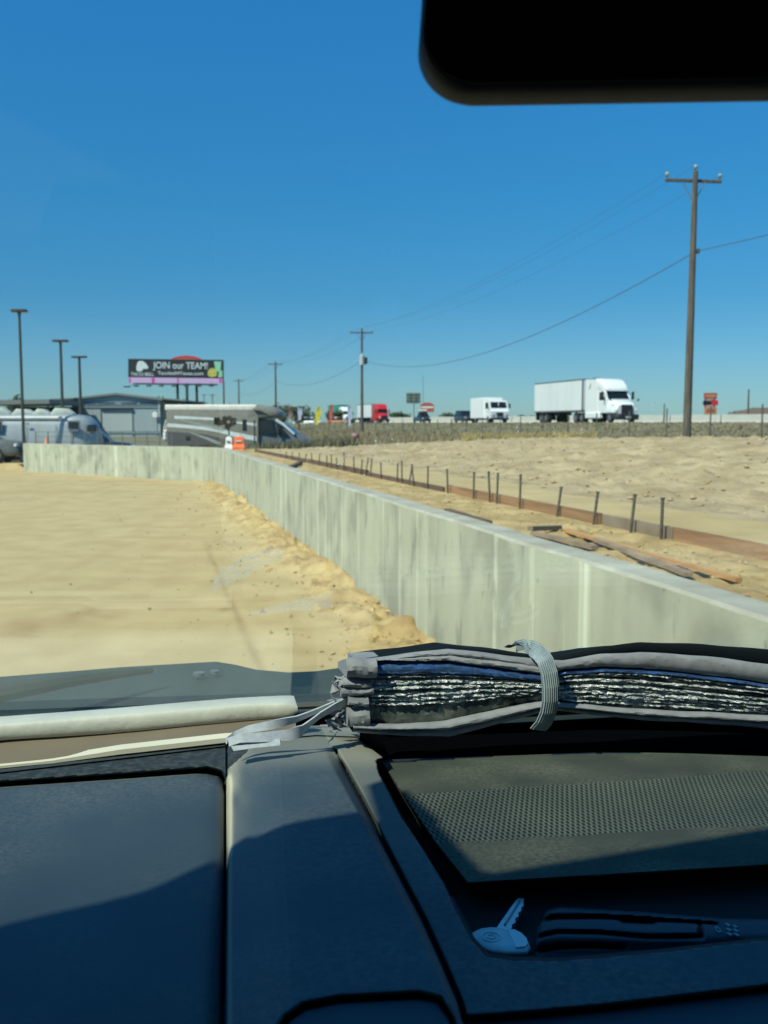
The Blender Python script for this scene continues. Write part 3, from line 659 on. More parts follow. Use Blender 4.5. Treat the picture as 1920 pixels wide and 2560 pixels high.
# highway sign seen from behind
def sign_rect(name, px0, px1, py0, py1, y, m, label, zb, posts=(.5,), rows=1, cat='sign', mp=None):
    a = at(px0, py0, y); c = at(px1, py1, y); cx = (a.x+c.x)/2
    e = empty(name, (cx, y, zb), 0, label, cat); W = c.x-a.x; H = a.z-c.z; z0 = c.z-zb
    if rows == 1: MB().rbox((0,0,z0+H/2), (W,.08,H), .02).build('panel', m, e)
    else:
        MB().rbox((0,0,z0+H/2), (W,.06,H), .02).build('panel', m, e); b = MB()
        for k in range(3): b.box((0,.0-.06, z0+H*(.2+.3*k)), (W*1.02,.05,.1))
        for k in range(2): b.box((W*(-.2+.4*k), -.1, z0+H/2), (.09,.05,H*.98))
        b.build('frame', M_DSTEEL, e)
    for u in posts: MB().tube([((u-.5)*W, .1, -.3), ((u-.5)*W, .1, z0+H*.6)], .09, 8).build('post', mp or M_GALV, e)
    return e, W, H, z0
sign_rect('highway_sign', 1016, 1051, 982, 1008.5, 178, M_SGRN, 'square grey green highway sign on one thin post, seen from behind', 2.1, (.54,), rows=3)
e, W, H, z0 = sign_rect('shop_sign', 1051, 1085, 1011, 1030, 250, M_BRICK, 'red and white rounded shop sign far behind the dark pickup truck', 2.0, (.5,))
b = MB(); b.rbox((0,-.06,z0+H*.62), (W*.9,.05,H*.22), .02); b.rbox((-W*.3,-.07,z0+H*.25),(W*.6,.05,H*.2),.02); b.build('white_band', M_WHITE, e)
n_ = 24; MB().rings([[Vector((math.cos(i*2*math.pi/n_)*W*.45, y0, z0+H+math.sin(i*2*math.pi/n_)*H*.35 - H*.1)) for i in range(n_)] for y0 in (-.05, .05)]).build('crest', M_BRICK, e)
p = at(1776, 1010, 160); e = empty('tower_sign', (p.x, 160, 2.1), 0, 'stacked shop tower sign with faded red, black and tan panels behind the barrier', 'sign')
def tsp(x0, x1, y0, y1, m, nm, dy=0, th=.3, par=e):
    a = at(x0, y0, 160); c = at(x1, y1, 160); return MB().rbox(((a.x+c.x)/2-p.x, dy, (a.z+c.z)/2-2.1), (c.x-a.x, th, a.z-c.z), .04).build(nm, m, par)
o = tsp(1760,1792,982,997.5,M_BRICK,'top_panel'); tsp(1764,1788,987,993,M_GOLD,'lettering_band',-.17,.02)
tsp(1758,1778,1002,1013,M_BLACK,'middle_panel'); tsp(1778.5,1795,1001,1013,M_RED,'red_panel'); tsp(1761,1791,1018,1036,M_GOLD,'bottom_panel'); tsp(1766,1786,1022,1031,M_BRICK,'lettering_panel',-.17,.02); tsp(1762,1790,998.5,1001,M_BRICK,'trim'); tsp(1761,1790,1014.5,1017,M_RED,'trim')
for px in (1765, 1787):
    q = at(px, 990, 160); MB().tube([(q.x-p.x,.2,-.3),(q.x-p.x,.2,q.z-2.1)], .14, 8).build('post', M_BLACK, e)

# feather flags on the lot edge
def flag(px, py0, py1, wpx, y, m, label, lean=.06):
    a = at(px, py0, y); c = at(px, py1, y); H = a.z-c.z; W = wpx*y/FPX; zb = c.z - .5
    e = empty('feather_flag', (c.x, y, zb), 0, label, 'flag', 'feather flags beyond the field')
    MB().tube([(-W*.5,0,-.6),(-W*.5,0,.4),(-W*.42+lean*H,0,H*.8),(-W*.1+lean*H,0,H+.45),(W*.2+lean*H,0,H+.5)], .03, 5).build('pole', M_GALV, e)
    P = np.zeros((14, 5, 3))
    for i in range(14):
        u = i/13; wv = W*(.62 + .5*u - .75*max(0,u-.75)**1*1.9)
        for j in range(5):
            v = j/4; P[i,j] = (-W*.45 + lean*H*u + wv*v, .06*math.sin(u*7+v*3), .45 + H*u)
    b = MB(); b.grid(P); P2 = P.copy(); P2[...,1] += .012; b.grid(P2, True); b.build('banner', m, e)
M_YF = mat('flag_yellow', (.70, .62, .06), .8, col2=(.58, .46, .05)); M_RF = mat('flag_red', (.62, .16, .14), .8, col2=(.5, .09, .08)); M_WF = mat('flag_pale_blue', (.50, .56, .68), .8, col2=(.36, .42, .58)); M_PF = mat('flag_pink', (.5, .24, .22), .8, col2=(.42, .18, .17))
flag(792, 1018, 1061, 15, 132, M_YF, 'yellow feather flag standing past the motorhome nose', .12)
flag(826, 1011, 1059, 10, 136, M_RF, 'red feather flag right of the yellow one', .07)
flag(874, 1014, 1064, 10, 128, M_WF, 'pale blue feather flag left of the transformer pole', 0)
flag(750, 1019, 1050, 12, 150, M_WF, 'pale blue feather flag left of the yellow one', 0)
flag(724, 1020, 1046, 7, 152, M_PF, 'faded pinkish feather flag just above the motorhome nose', .02)

# barrel, barricades, cone
M_PINKB = mat('faded_barrel', (.50, .30, .28), .7, col2=(.42, .24, .24)); M_BRED = mat('barrel_band', (.34, .12, .10), .7)
p = at(888, 1115, 61); zg = float(terr(p.x, 61))
e = empty('traffic_barrel', (p.x, 61, zg), 0, 'faded pink traffic barrel with a dark red side at the foot of the transformer pole', 'barrel')
h = at(888, 1083, 61).z - zg
MB().tube([(0,0,0),(0,0,h*.3),(0,0,h*.6),(0,0,h*.98),(0,0,h)], [.26,.25,.24,.22,.16], 14).build('body', M_PINKB, e)
b = MB(); b.tube([(.02,0,h*.35),(.02,0,h*.5)], .262, 14); b.tube([(.02,0,h*.7),(.02,0,h*.82)], .252, 14); b.tube([(0,0,0),(0,0,.07)], .36, 14); b.build('band', M_BRED, e)
M_OR = mat('orange_plastic', (.85, .16, .03), .5, col2=(.75, .12, .02)); M_WP = mat('white_plastic', (.80, .80, .76), .5, col2=(.66, .66, .60))
for px, wpx, pt, pb, m, lab in ((573, 17, 1093, 1122, M_WP, 'white plastic water barrier on the soil behind the wall bend'), (598, 27, 1091, 1122, M_OR, 'bright orange plastic water barrier right of the white one')):
    a = at(px, pb, 36.8); zb = float(terr(a.x, 36.8)); h = at(px, pt, 36.8).z - zb; W = wpx*36.8/FPX
    e = empty('water_barrier', (a.x, 36.8, zb), 0, lab, 'barrier')
    MB().rings([[Vector((sx*ww/2, sy*dd/2, z)) for sx, sy in ((-1,-1),(1,-1),(1,1),(-1,1))] for ww, dd, z in ((W*1.15,.42,0),(W*1.15,.40,h*.22),(W*.96,.24,h*.42),(W*.84,.18,h*.92),(W*.74,.14,h))]).build('body', m, e, smooth=30)
    MB().tube([(0,0,h*.98),(0,0,h+.05)], .05, 8).build('filler_cap', M_WP, e)
    MB().rbox((0, -.14, h*.66), (W*.55,.02,h*.12), .01).build('handle_recess', M_WP if m is M_OR else M_GALV, e)
p = at(117, 1109, 44.6); zb = at(117, 1110, 44.6).z; M_CO = mat('faded_cone', (.72, .30, .16), .7)
e = empty('traffic_cone', (p.x, 44.6, float(terr(p.x, 44.6))), 0, 'small faded orange traffic cone showing above the wall near its left end', 'cone'); zq = float(terr(p.x, 44.6))
hh = at(117, 1092, 44.6).z - zq
MB().box((0,0,hh*.5-.35*.5-.0), (.3,.3,.03)).tube([(0,0,0),(0,0,hh-.33)], .06, 8).build('stand', M_GALV, e)
MB().tube([(0,0,hh-.36),(0,0,hh)], [.13,.03], 12).build('cone_body', M_CO, e)
# ================================================================ BUILDINGS
M_CLAD = mat('pale_metal_cladding', (.34, .40, .42), .55, .1, col2=(.29, .345, .365), scale=1, stretch=(9, 9, .2))
M_ROLL = mat('roller_door', (.40, .46, .46), .6, col2=(.35, .41, .41), scale=1, stretch=(.3, .3, 12))
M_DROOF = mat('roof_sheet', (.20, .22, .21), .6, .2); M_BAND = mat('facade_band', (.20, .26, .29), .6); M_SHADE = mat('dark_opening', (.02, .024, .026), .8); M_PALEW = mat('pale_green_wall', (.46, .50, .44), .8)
Y0 = 133.0
a = at(185, 1098, Y0); c = at(402, 1098, Y0); e = empty('metal_building', ((a.x+c.x)/2, Y0, 0), 0, 'pale metal warehouse with low gable, roller door and a lettered band', 'building')
def L(px, py, dy=0): p = at(px, py, Y0); return Vector((p.x - (a.x+c.x)/2, dy, p.z))
ex0, ex1 = L(185,1000).x, L(402,1000).x; apx = L(292, 984)
eL = L(185, 996).z; eR = L(402, 998).z; D = 30
prof = [(ex0, -.3), (ex1, -.3), (ex1, eR-.25), (apx.x, apx.z-.25), (ex0, eL-.25)]
b = MB(); b.rings([[Vector((x, y, z)) for x, z in prof] for y in (0, D)]); b.build('wall', M_CLAD, e, smooth=0)
b = MB(); b.rings([[Vector((ex0-.3, y, eL-.2)), Vector((apx.x, y, apx.z-.2)), Vector((ex1+.3, y, eR-.2)), Vector((ex1+.3, y, eR+.05)), Vector((apx.x, y, apx.z+.1)), Vector((ex0-.3, y, eL+.05))] for y in (-.5, D+.3)]); b.build('roof', M_DROOF, e, smooth=0)
def slab(px0, px1, py0, py1, m, nm, dy, th, par=e):
    p, q = L(px0, py0), L(px1, py1); return MB().box(((p.x+q.x)/2, dy, (p.z+q.z)/2), (q.x-p.x, th, p.z-q.z)).build(nm, m, par, smooth=0)
slab(204, 394, 1003, 1013, M_BAND, 'sign_band', -.06, .06)
slab(200, 396, 1017, 1019.5, M_BAND, 'trim', -.08, .08)
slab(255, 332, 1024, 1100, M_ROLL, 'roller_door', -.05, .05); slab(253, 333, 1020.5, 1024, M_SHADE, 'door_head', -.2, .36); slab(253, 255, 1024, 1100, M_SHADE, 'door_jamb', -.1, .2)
slab(338, 394, 1024, 1100, M_CLAD, 'side_panel', -.05, .05); slab(332.5, 334, 1024, 1100, M_BAND, 'trim', -.07, .06)
slab(256, 400, 1078, 1084, M_BAND, 'kick_rail', -.14, .08)
slab(396, 402, 997, 1098, M_ROLL, 'corner_trim', -.08, .12); slab(185, 194, 997, 1098, M_ROLL, 'corner_trim', -.08, .12)
M_LT2 = mat('band_lettering', (.06, .09, .11), .7)
b = MB(); rr = random.Random(3)
for x0, x1 in ((207, 240), (244, 289), (304, 345), (350, 390)):
    x = x0
    while x < x1 - 1.5:
        w1 = rr.uniform(1.3, 2.6); p_, q_ = L(x, 1005.6 + rr.uniform(0, .6)), L(min(x + w1, x1), 1010.6)
        if rr.random() < .5: b.box(((p_.x+q_.x)/2, -.11, (p_.z+q_.z)/2), (q_.x-p_.x, .02, p_.z-q_.z))
        else: b.box(((p_.x+q_.x)/2, -.11, p_.z-.03), (q_.x-p_.x, .02, .06)); b.box((p_.x+.03, -.112, (p_.z+q_.z)/2), (.06, .02, p_.z-q_.z))
        x += w1 + .5
b.build('lettering', M_LT2, e, smooth=0)
q = L(390, 1038); b = MB(); b.tube([(q.x,-.1,q.z),(q.x,-.35,q.z),(q.x,-.5,q.z),(q.x,-.62,q.z)], [.06,.1,.42,.34], 16); b.build('flood_lamp', M_WHITE, e)
# canopies
def canopy(px0, px1, pt0, pt1, thpx, y, dep, label, wl=None):
    p0, p1 = at(px0, pt0, y), at(px1, pt1, y); cx = (p0.x+p1.x)/2
    e2 = empty('shed_canopy', (cx, y, 0), 0, label, 'canopy'); th = thpx*y/FPX
    MB().rings([[Vector((p0.x-cx, yy, p0.z)), Vector((p1.x-cx, yy, p1.z)), Vector((p1.x-cx, yy, p1.z-th)), Vector((p0.x-cx, yy, p0.z-th))] for yy in (0, dep)]).build('roof', M_DROOF, e2, smooth=0)
    W = p1.x-p0.x
    n_ = max(2, int(abs(W)/4)+1)
    for k in range(n_):
        x = p0.x-cx + .3 + (W-.6)*k/(n_-1); MB().box((x, .5, (p0.z-th)/2 - .1), (.2,.2,p0.z-th+.2-.02)).build('post', M_DSTEEL, e2, smooth=0)
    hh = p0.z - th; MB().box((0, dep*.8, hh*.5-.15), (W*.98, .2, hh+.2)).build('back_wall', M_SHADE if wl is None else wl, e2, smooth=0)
    return e2
canopy(124, 184, 997, 994, 3, 131, 16, 'dark open shed canopy left of the metal building')
canopy(403, 464, 994, 1000, 3.5, 131, 16, 'dark open shed canopy right of the metal building')
canopy(-60, 123, 1001, 998, 11, 118, 14, 'long grey shed roof at the left edge above the silver trailer', M_SHADE)
p0, p1 = at(403, 1022, 134), at(437, 1098, 134)
e = empty('low_building', ((p0.x+p1.x)/2, 134, 0), 0, 'pale green low annex between metal building and motorhome', 'building')
MB().box((0, 4, p0.z/2-.1), (p1.x-p0.x, 8, p0.z+.2)).build('wall', M_PALEW, e, smooth=0); MB().box((0, 4, p0.z+.1), (p1.x-p0.x+.3, 8.3, .2)).build('roof', M_DROOF, e, smooth=0)
q0, q1 = at(403, 1066, 134), at(417, 1098, 134); MB().box(((q0.x+q1.x)/2-(p0.x+p1.x)/2, -.05, q0.z/2-.1), (q1.x-q0.x, .12, q0.z)).build('door', M_SHADE, e, smooth=0)
# brown hip roof at right
M_BROOF = mat('brown_shingles', (.16, .11, .085), .9)
p0, p1 = at(1866, 1035, 210), at(2010, 1035, 210); ex = (p0.x+p1.x)/2; e = empty('house', (ex, 210, 2.0), 0, 'house with a brown hip roof rising behind the barrier at the right edge', 'house')
W = p1.x-p0.x; zt2 = at(1925, 1018, 210).z-2; ze = p0.z-2
b = MB(); b.add([(-W/2,-1,ze),(W/2,-1,ze),(W/2,11,ze),(-W/2,11,ze),(-W/4,5,zt2),(W/4,5,zt2),(-W/2,-1,ze-.25),(W/2,-1,ze-.25),(W/2,11,ze-.25),(-W/2,11,ze-.25)], [(0,1,5,4),(1,2,5),(2,3,4,5),(3,0,4),(0,6,7,1),(1,7,8,2),(2,8,9,3),(3,9,6,0),(9,8,7,6)]); b.build('roof', M_BROOF, e, smooth=0)
MB().box((0,5,ze/2-.3),(W-1,11,ze+.1)).build('wall', M_PALEW, e, smooth=0)
MB().box((-W*.3,-.55,ze*.5-.1),(1.4,.08,1.0)).build('window', M_SHADE, e, smooth=0)

# ================================================================ VEHICLES (local: +x forward, +y left)
M_VW = mat('vehicle_white', (.80, .82, .80), .35, col2=(.76, .78, .76), coat=.3); M_TW = mat('trailer_white', (.72, .75, .73), .5, col2=(.66, .69, .67), scale=1, stretch=(1.2, 1, .2))
M_GLS = mat('vehicle_glass', (.010, .014, .018), .12, spec=.6); M_TIRE = mat('tyre', (.022, .022, .022), .85); M_RIM = mat('wheel_rim', (.45, .45, .45), .35, .8)
M_BLK = mat('black_trim', (.02, .021, .023), .6); M_VRED = mat('vehicle_red', (.60, .025, .03), .35, col2=(.52, .02, .025), coat=.3); M_VGRN = mat('vehicle_green', (.02, .30, .19), .5); M_CHR = mat('chrome', (.6, .62, .62), .2, .9)
M_HL = mat('headlamp', (.75, .77, .75), .15); M_VDK = mat('vehicle_dark', (.03, .04, .055), .35, coat=.3)
def wheel(par, x, y, r, w_=.28, sub=True):
    b = MB(); b.tube([(x,y-w_/2,r),(x,y-w_/2+.03,r),(x,y+w_/2-.03,r),(x,y+w_/2,r)], [r*.88,r,r,r*.88], 18); o = b.build('wheel', M_TIRE, par, smooth=40)
    s_ = 1 if y > 0 else -1; b = MB(); b.tube([(x,y+s_*w_*.5-.01*s_,r),(x,y+s_*(w_*.5+.01),r),(x,y+s_*(w_*.5-.03),r),(x,y+s_*(w_*.5+.03),r)], [r*.6,r*.56,r*.3,r*.14], 14); b.build('rim', M_RIM, o, smooth=40)
def slantquad(b, pts, nrm, th=.02):
    n = Vector(nrm)*th; f = [Vector(p) for p in pts]; m_ = len(f); b.add([p+n for p in f]+[p-n*.3 for p in f], [tuple(range(m_)), tuple(reversed(range(m_,2*m_)))]+[(i,m_+i,m_+(i+1)%m_,(i+1)%m_) for i in range(m_)])
def semi(px, Y, heading, body, trailer, label, z=2.155, tl=14.6, light=False, th=4.12):
    p = at(px, 1057, Y); e = empty('semi_truck', (p.x, Y, z), heading, label, 'semi truck', 'trucks on the highway')
    MB().loft([(-.42,1.02,.85,1.62,.25,.85),(-.75,1.13,.80,1.84,.25,.86),(-1.35,1.19,.80,2.0,.25,.84),(-2.15,1.22,.80,2.18,.25,.84)]).build('hood', body, e, smooth=50)
    MB().prism([(-1.95,.95),(-1.95,2.12),(-2.55,3.0),(-3.7,3.05),(-3.7,.95)], -1.2, 1.2).build('cab', body, e, smooth=25)
    MB().prism([(-3.68,.98),(-3.68,3.1),(-3.9,4.02),(-6.15,4.1),(-6.15,.98)], -1.235, 1.235).build('sleeper', body, e, smooth=25)
    MB().loft([(-2.25,1.05,2.92,3.08,.06),(-2.6,1.13,2.95,3.5,.15),(-3.1,1.19,2.95,3.88,.2),(-3.7,1.225,2.95,4.05,.2),(-4.2,1.23,3.3,4.11,.2)]).build('roof_fairing', body, e, smooth=50)
    b = MB(); slantquad(b, [(-1.97,-1.04,2.22),(-1.97,1.04,2.22),(-2.47,.98,2.9),(-2.47,-.98,2.9)], (.83,0,.56), .03); b.build('windshield', M_GLS, e, smooth=0)
    for s_ in (-1, 1):
        b = MB(); b.prism([(-2.35,2.1),(-2.7,2.82),(-3.35,2.82),(-3.35,2.1)], s_*1.2, s_*1.215); b.build('side_window', M_GLS, e, smooth=0)
        b = MB(); b.rbox((-2.15,s_*1.52,2.5),(.16,.22,.72),.04); b.tube([(-2.3,s_*1.2,2.7),(-2.15,s_*1.5,2.6)], .025, 5); b.tube([(-2.3,s_*1.2,2.25),(-2.15,s_*1.5,2.3)], .025, 5); b.build('mirror', M_BLK, e)
        b = MB(); b.rbox((-.55,s_*.93,1.18),(.35,.3,.34),.08); b.build('headlight', M_HL, e)
        b = MB(); b.tube([(-.9,s_*1.16,1.95),(-.9,s_*1.34,2.05)], .02, 5); b.rbox((-.9,s_*1.38,2.1),(.1,.16,.2),.03); b.build('hood_mirror', M_BLK, e)
        b = MB(); b.rbox((-4.6,s_*1.08,.72),(2.9,.5,.66),.12); b.build('side_skirt', body, e)
        if light or Y < 120:
            b = MB(); b.prism([(-5.4,3.2),(-5.15,3.65),(-5.0,3.65),(-5.2,3.2)], s_*1.24, s_*1.25); b.build('side_mark', M_SGRN, e, smooth=0)
    b = MB(); b.loft([(-.30,.52,.62,1.58,.1),(-.46,.56,.60,1.66,.1)]); b.build('grille', M_BLK, e)
    b = MB(); b.loft([(-.12,.95,.34,.74,.1),(-.35,1.18,.32,.80,.12),(-.95,1.24,.34,.78,.1)]); b.build('bumper', M_BLK, e)
    MB().rbox((-.1,0,.54),(.03,.5,.13),.02).build('number_plate', M_HL, e)
    MB().box((-5.2,0,.82),(8.5,.9,.26)).build('chassis', M_BLK, e, smooth=0)
    for x in (-1.45,): 
        for s_ in (-1,1): wheel(e, x, s_*1.02, .5)
    for x in (-6.9,-8.2):
        for s_ in (-1,1): wheel(e, x, s_*.98, .5, .5)
    if trailer:
        x0, x1 = -6.75, -6.75-tl
        b = MB(); b.box(((x0+x1)/2,0,(1.24+th)/2),(tl,2.56,th-1.24)); b.build('trailer_box', trailer, e, smooth=0)
        b = MB(); b.box(((x0+x1)/2,0,th+.03),(tl+.04,2.62,.1)); b.box(((x0+x1)/2,0,1.19),(tl+.02,2.6,.14)); b.box((x0+.0,1.27,2.7),(.1,.05,2.9)); b.box((x0+.0,-1.27,2.7),(.1,.05,2.9)); b.build('trailer_rail', M_GALV, e, smooth=0)
        MB().box((x1+2.6,0,.95),(5.2,1.1,.3)).build('trailer_bogie', M_BLK, e, smooth=0)
        b = MB()
        for s_ in (-1,1): b.box((x0-2.6,s_*.6,.65),(.15,.15,1.1)); b.box((x0-2.6,s_*.6,.12),(.35,.3,.06))
        b.build('landing_gear', M_BLK, e, smooth=0)
        b = MB()
        for s_ in (-1,1): b.box((x1+.15,s_*.85,.72),(.03,.6,.8))
        b.build('mud_flap', M_BLK, e, smooth=0)
        for x in (x1+1.6,x1+2.9):
            for s_ in (-1,1): wheel(e, x, s_*.98, .5, .5)
    return e
HD = math.atan2(-.970, .2484)
semi(1572, 85.5, HD, M_VW, M_TW, 'white semi truck with a long white trailer, the largest vehicle on the highway', tl=11.3)
semi(962, 206, HD, M_VRED, M_TW, 'red semi truck with a pale trailer on the highway behind the transformer pole', tl=14)
semi(872, 243, HD, M_VW, M_VGRN, 'white semi truck with a green trailer, seen left of the transformer pole', tl=14, th=4.6)

def box_truck(px, Y, label):
    p = at(px, 1057, Y); e = empty('box_truck', (p.x, Y, 2.155), HD, label, 'box truck', 'trucks on the highway')
    MB().prism([(-.15,.55),(-.10,1.3),(-.35,1.6),(-.75,2.5),(-1.5,2.62),(-2.1,2.62),(-2.1,.55)], -1.08, 1.08).build('cab', M_VW, e, smooth=25)
    MB().rbox((-4.35,0,1.72),(4.6,2.36,2.36),.06).build('cargo_box', M_VW, e)
    b = MB(); slantquad(b, [(-.40,-.95,1.68),(-.40,.95,1.68),(-.70,.92,2.36),(-.70,-.92,2.36)], (.91,0,.41), .03); b.build('windshield', M_GLS, e, smooth=0)
    MB().box((-.53,0,2.02),(.12,.06,.75)).build('windshield_pillar', M_VW, e, smooth=0)
    for s_ in (-1,1):
        MB().box((-1.35,s_*1.09,1.98),(.85,.03,.66)).build('side_window', M_GLS, e, smooth=0)
        b = MB(); b.rbox((-.55,s_*1.35,1.95),(.12,.2,.5),.03); b.tube([(-.7,s_*1.08,2.1),(-.55,s_*1.33,2.05)],.02,5); b.build('mirror', M_BLK, e)
        MB().rbox((-.10,s_*.78,.98),(.06,.32,.22),.02).build('headlight', M_HL, e)
    MB().rbox((-.09,0,1.0),(.06,.75,.42),.02).build('grille', M_BLK, e); MB().rbox((-.08,0,.5),(.25,2.1,.26),.05).build('bumper', M_BLK, e)
    MB().box((-3.4,0,.5),(6,1,.2)).build('chassis', M_BLK, e, smooth=0)
    for x in (-1.0,-5.2):
        for s_ in (-1,1): wheel(e, x, s_*.95, .42)
box_truck(1250, 108, 'white box truck with a flat face, following the white semi')
def suv(px, Y, z, rz, body, label, name='sport_utility_vehicle', cat='car', grp=None, L_=4.9, Hh=1.8, pickup=False, hw=.95):
    p = at(px, 1057, Y); e = empty(name, (p.x, Y, z), rz, label, cat, grp)
    MB().loft([(L_/2,hw*.8,.42,.78,.15,.9),(L_/2-.25,hw*.96,.32,1.0,.2,.92),(L_/2-1.2,hw,.30,1.12,.2,.92),(-L_/2+.3,hw,.32,1.12,.2,.92),(-L_/2,hw*.92,.42,1.02,.2,.92)]).build('body', body, e, smooth=50)
    xe = -L_/2+.12 if not pickup else -.35
    MB().loft([(L_/2-1.15,hw*.9,1.05,1.13,.03,.95),(L_/2-1.85,hw*.93,1.05,Hh-.06,.12,.80),(xe+.5,hw*.93,1.05,Hh,.14,.80),(xe,hw*.9,1.05,1.25,.1,.9)]).build('cabin_glass', M_GLS, e, smooth=50)
    MB().loft([(L_/2-1.75,hw*.70,Hh-.08,Hh+.0,.03),(xe+.45,hw*.74,Hh-.06,Hh+.03,.03)]).build('roof', body, e)
    b = MB()
    for s_ in (-1,1):
        for xx in (L_/2-2.6, xe+.62): b.box((xx, s_*hw*.84, (1.08+Hh)/2),(.09,.05,Hh-1.1), Matrix.Rotation(-s_*.17*-1,3,'X'))
    b.build('pillar', body, e)
    for s_ in (-1,1):
        MB().rbox((L_/2-.1,s_*hw*.66,.82),(.14,.3,.15),.03).build('headlight', M_HL, e); MB().rbox((-L_/2+.04,s_*hw*.75,.88),(.1,.22,.2),.03).build('tail_light', M_VRED, e)
        MB().rbox((L_/2-1.6,s_*(hw+.1),1.12),(.14,.2,.14),.03).build('mirror', body, e)
        for xx in (L_/2-.95,-L_/2+.95): wheel(e, xx, s_*(hw-.12), .36, .24)
    MB().rbox((L_/2+.0,0,.62),(.08,hw*1.0,.24),.03).build('grille', M_BLK, e)
    return e
suv(1161, 145, 2.155, HD, M_VDK, 'dark sport utility vehicle right behind the white box truck', Hh=1.85)
suv(1055, 172, 2.155, HD, M_VDK, 'dark blue pickup truck driving under the highway sign', 'pickup_truck', 'pickup truck', L_=5.6, Hh=1.95, pickup=True)
suv(764, 200, 1.55, R(-20), M_VW, 'white parked car just left of the yellow feather flag', 'parked_car', 'car')
suv(780, 206, 1.55, R(-25), M_VW, 'white parked car half hidden behind the yellow feather flag', 'parked_car', 'car')
suv(845, 215, 1.7, R(-20), M_GOLD, 'tan parked car between the red and pale blue feather flags', 'parked_car', 'car')
suv(909, 225, 1.8, R(-60), M_VW, 'white parked car at the foot of the transformer pole, left of the red truck', 'parked_car', 'car')
suv(232, 51.5, .1, R(8), M_VDK, 'dark off road vehicle parked at the rounded end of the silver trailer', 'off_road_vehicle', 'car', L_=4.3, Hh=1.78)
M_GREYC = mat('car_silver_dark', (.14, .15, .15), .4, coat=.2)
suv(-72, 45.2, .345, R(1), M_GREYC, 'dark grey car at the left edge with only its front end in the frame', 'parked_car', 'car', L_=4.7, Hh=1.45, hw=.8)

# silver travel trailer
M_ALU = mat('polished_aluminium', (.46, .49, .48), .45, .30, col2=(.36, .39, .39), scale=1.2, stretch=(1, 1, .2))
M_ALU2 = mat('aluminium_seam', (.26, .30, .34), .4, .7)
tr = empty('travel_trailer', (at(249,1057,48).x-4.35, 48, .08), 0, 'long silver riveted travel trailer with rounded end, parked behind the wall', 'travel trailer')
def xs(px): return at(px,1057,48).x - tr.location.x
zr = at(100, 1036, 47).z - .08
MB().loft([(-8.0,1.25,.45,zr,.55,.9),(3.2,1.25,.45,zr,.55,.9),(3.75,1.17,.50,zr-.08,.6,.86),(4.1,1.0,.60,zr-.32,.6,.82),(4.3,.78,.75,zr-.65,.55,.8),(4.35,.5,.95,zr-.9,.3,.8)], 6).build('shell', M_ALU, tr, smooth=60)
b = MB()
for x in (-6.4,-4.9,-3.4,-1.9,-.4,1.1,2.55,3.3): b.rings([[(x+dx, -1.262*(1 if z_<1.9 else .94), z_) for z_ in (.62,1.1,1.6,2.0)] + [(x+dx, -1.25*(1 if z_<1.9 else .94), z_) for z_ in (2.0,1.6,1.1,.62)] for dx in (0,.025)])
b.build('seam', M_ALU2, tr, smooth=0)
def tw(px0, px1, py0, py1, nm='window', m=M_GLS, fr=True, parent=tr, yl=-1.29, Yc=46.72):
    p, q = at(px0,py0,Yc), at(px1,py1,Yc); cx = (p.x+q.x)/2 - parent.location.x; cz = (p.z+q.z)/2 - parent.location.z; W, H = q.x-p.x, p.z-q.z
    o = MB().rbox((cx,yl-.02,cz),(W,.05,H),.05).build(nm, m, parent)
    if fr: MB().rbox((cx,yl+.012,cz),(W+.14,.05,H+.14),.05).build('frame', M_ALU2, o)
    return o
tw(172,197,1055,1070); tw(-20,3,1054,1076); tw(173,198,1073,1079,'lower_window',M_ALU2,False)
p = at(231,1071,46.9); MB().rbox((p.x-tr.location.x-.02,-1.0,p.z-.08),(.46,.45,.36),.06).build('end_window', M_GLS, tr)
tw(62,74,1056,1062,'badge',M_CHR,False)
for px0, px1, py0, py1 in ((34,88,1021,1033),(86,127,1021,1033),(130,186,1019,1033),(-10,28,1018,1032)):
    p, q = at(px0,py0,48), at(px1,py1,48); MB().loft([(p.x-tr.location.x,.3,zr-.08,zr+.05,.1),(p.x-tr.location.x+.25,.42,zr-.08,p.z-.1,.12),(q.x-tr.location.x-.35,.42,zr-.08,p.z-.12,.12),(q.x-tr.location.x,.32,zr-.08,zr+.06,.1)]).build('roof_unit', M_PALEW, tr, smooth=50)
MB().tube([(-8,-1.12,zr-.16),(3.0,-1.12,zr-.16)], .06, 8).build('awning_roll', M_WHITE, tr)
for s_ in (-1,1):
    for x in (-2.2,-1.3): wheel(tr, x, s_*1.08, .36, .22)
MB().box((-2,0,.42),(11,1.4,.14)).build('chassis', M_BLK, tr, smooth=0)
MB().rbox((-1.75,-1.27,.62),(2.2,.05,.45),.05).build('wheel_arch', M_ALU2, tr)

# motorhome
M_TAUPE = mat('motorhome_taupe', (.235, .225, .185), .45, coat=.2); M_CREAM = mat('motorhome_roof', (.78, .74, .66), .5); M_MGREY = mat('motorhome_grey', (.10, .10, .095), .45); M_STRIPE = mat('motorhome_stripe', (.66, .72, .70), .45); M_STR2 = mat('motorhome_stripe_grey', (.33, .36, .34), .45)
YM = 61.0; mx = at(430,1057,YM).x
mh = empty('motorhome', (mx, YM, .32), R(-4), 'taupe motorhome with pale swooping stripes and a sloped van nose, behind the wall bend', 'motorhome')
S_ = YM/FPX
def mz(py): return 2.2 + (1057-py)*S_ - .32
def mxx(px): return (px-430)*S_
BW = 1.2; body = MB(); x1 = mxx(656)
body.loft([(-.0,BW,mz(1104),mz(1016),.12),(.12,BW,mz(1113),mz(1014),.12),(x1,BW,mz(1113),mz(1014),.12)]); body.build('body', M_TAUPE, mh, smooth=30)
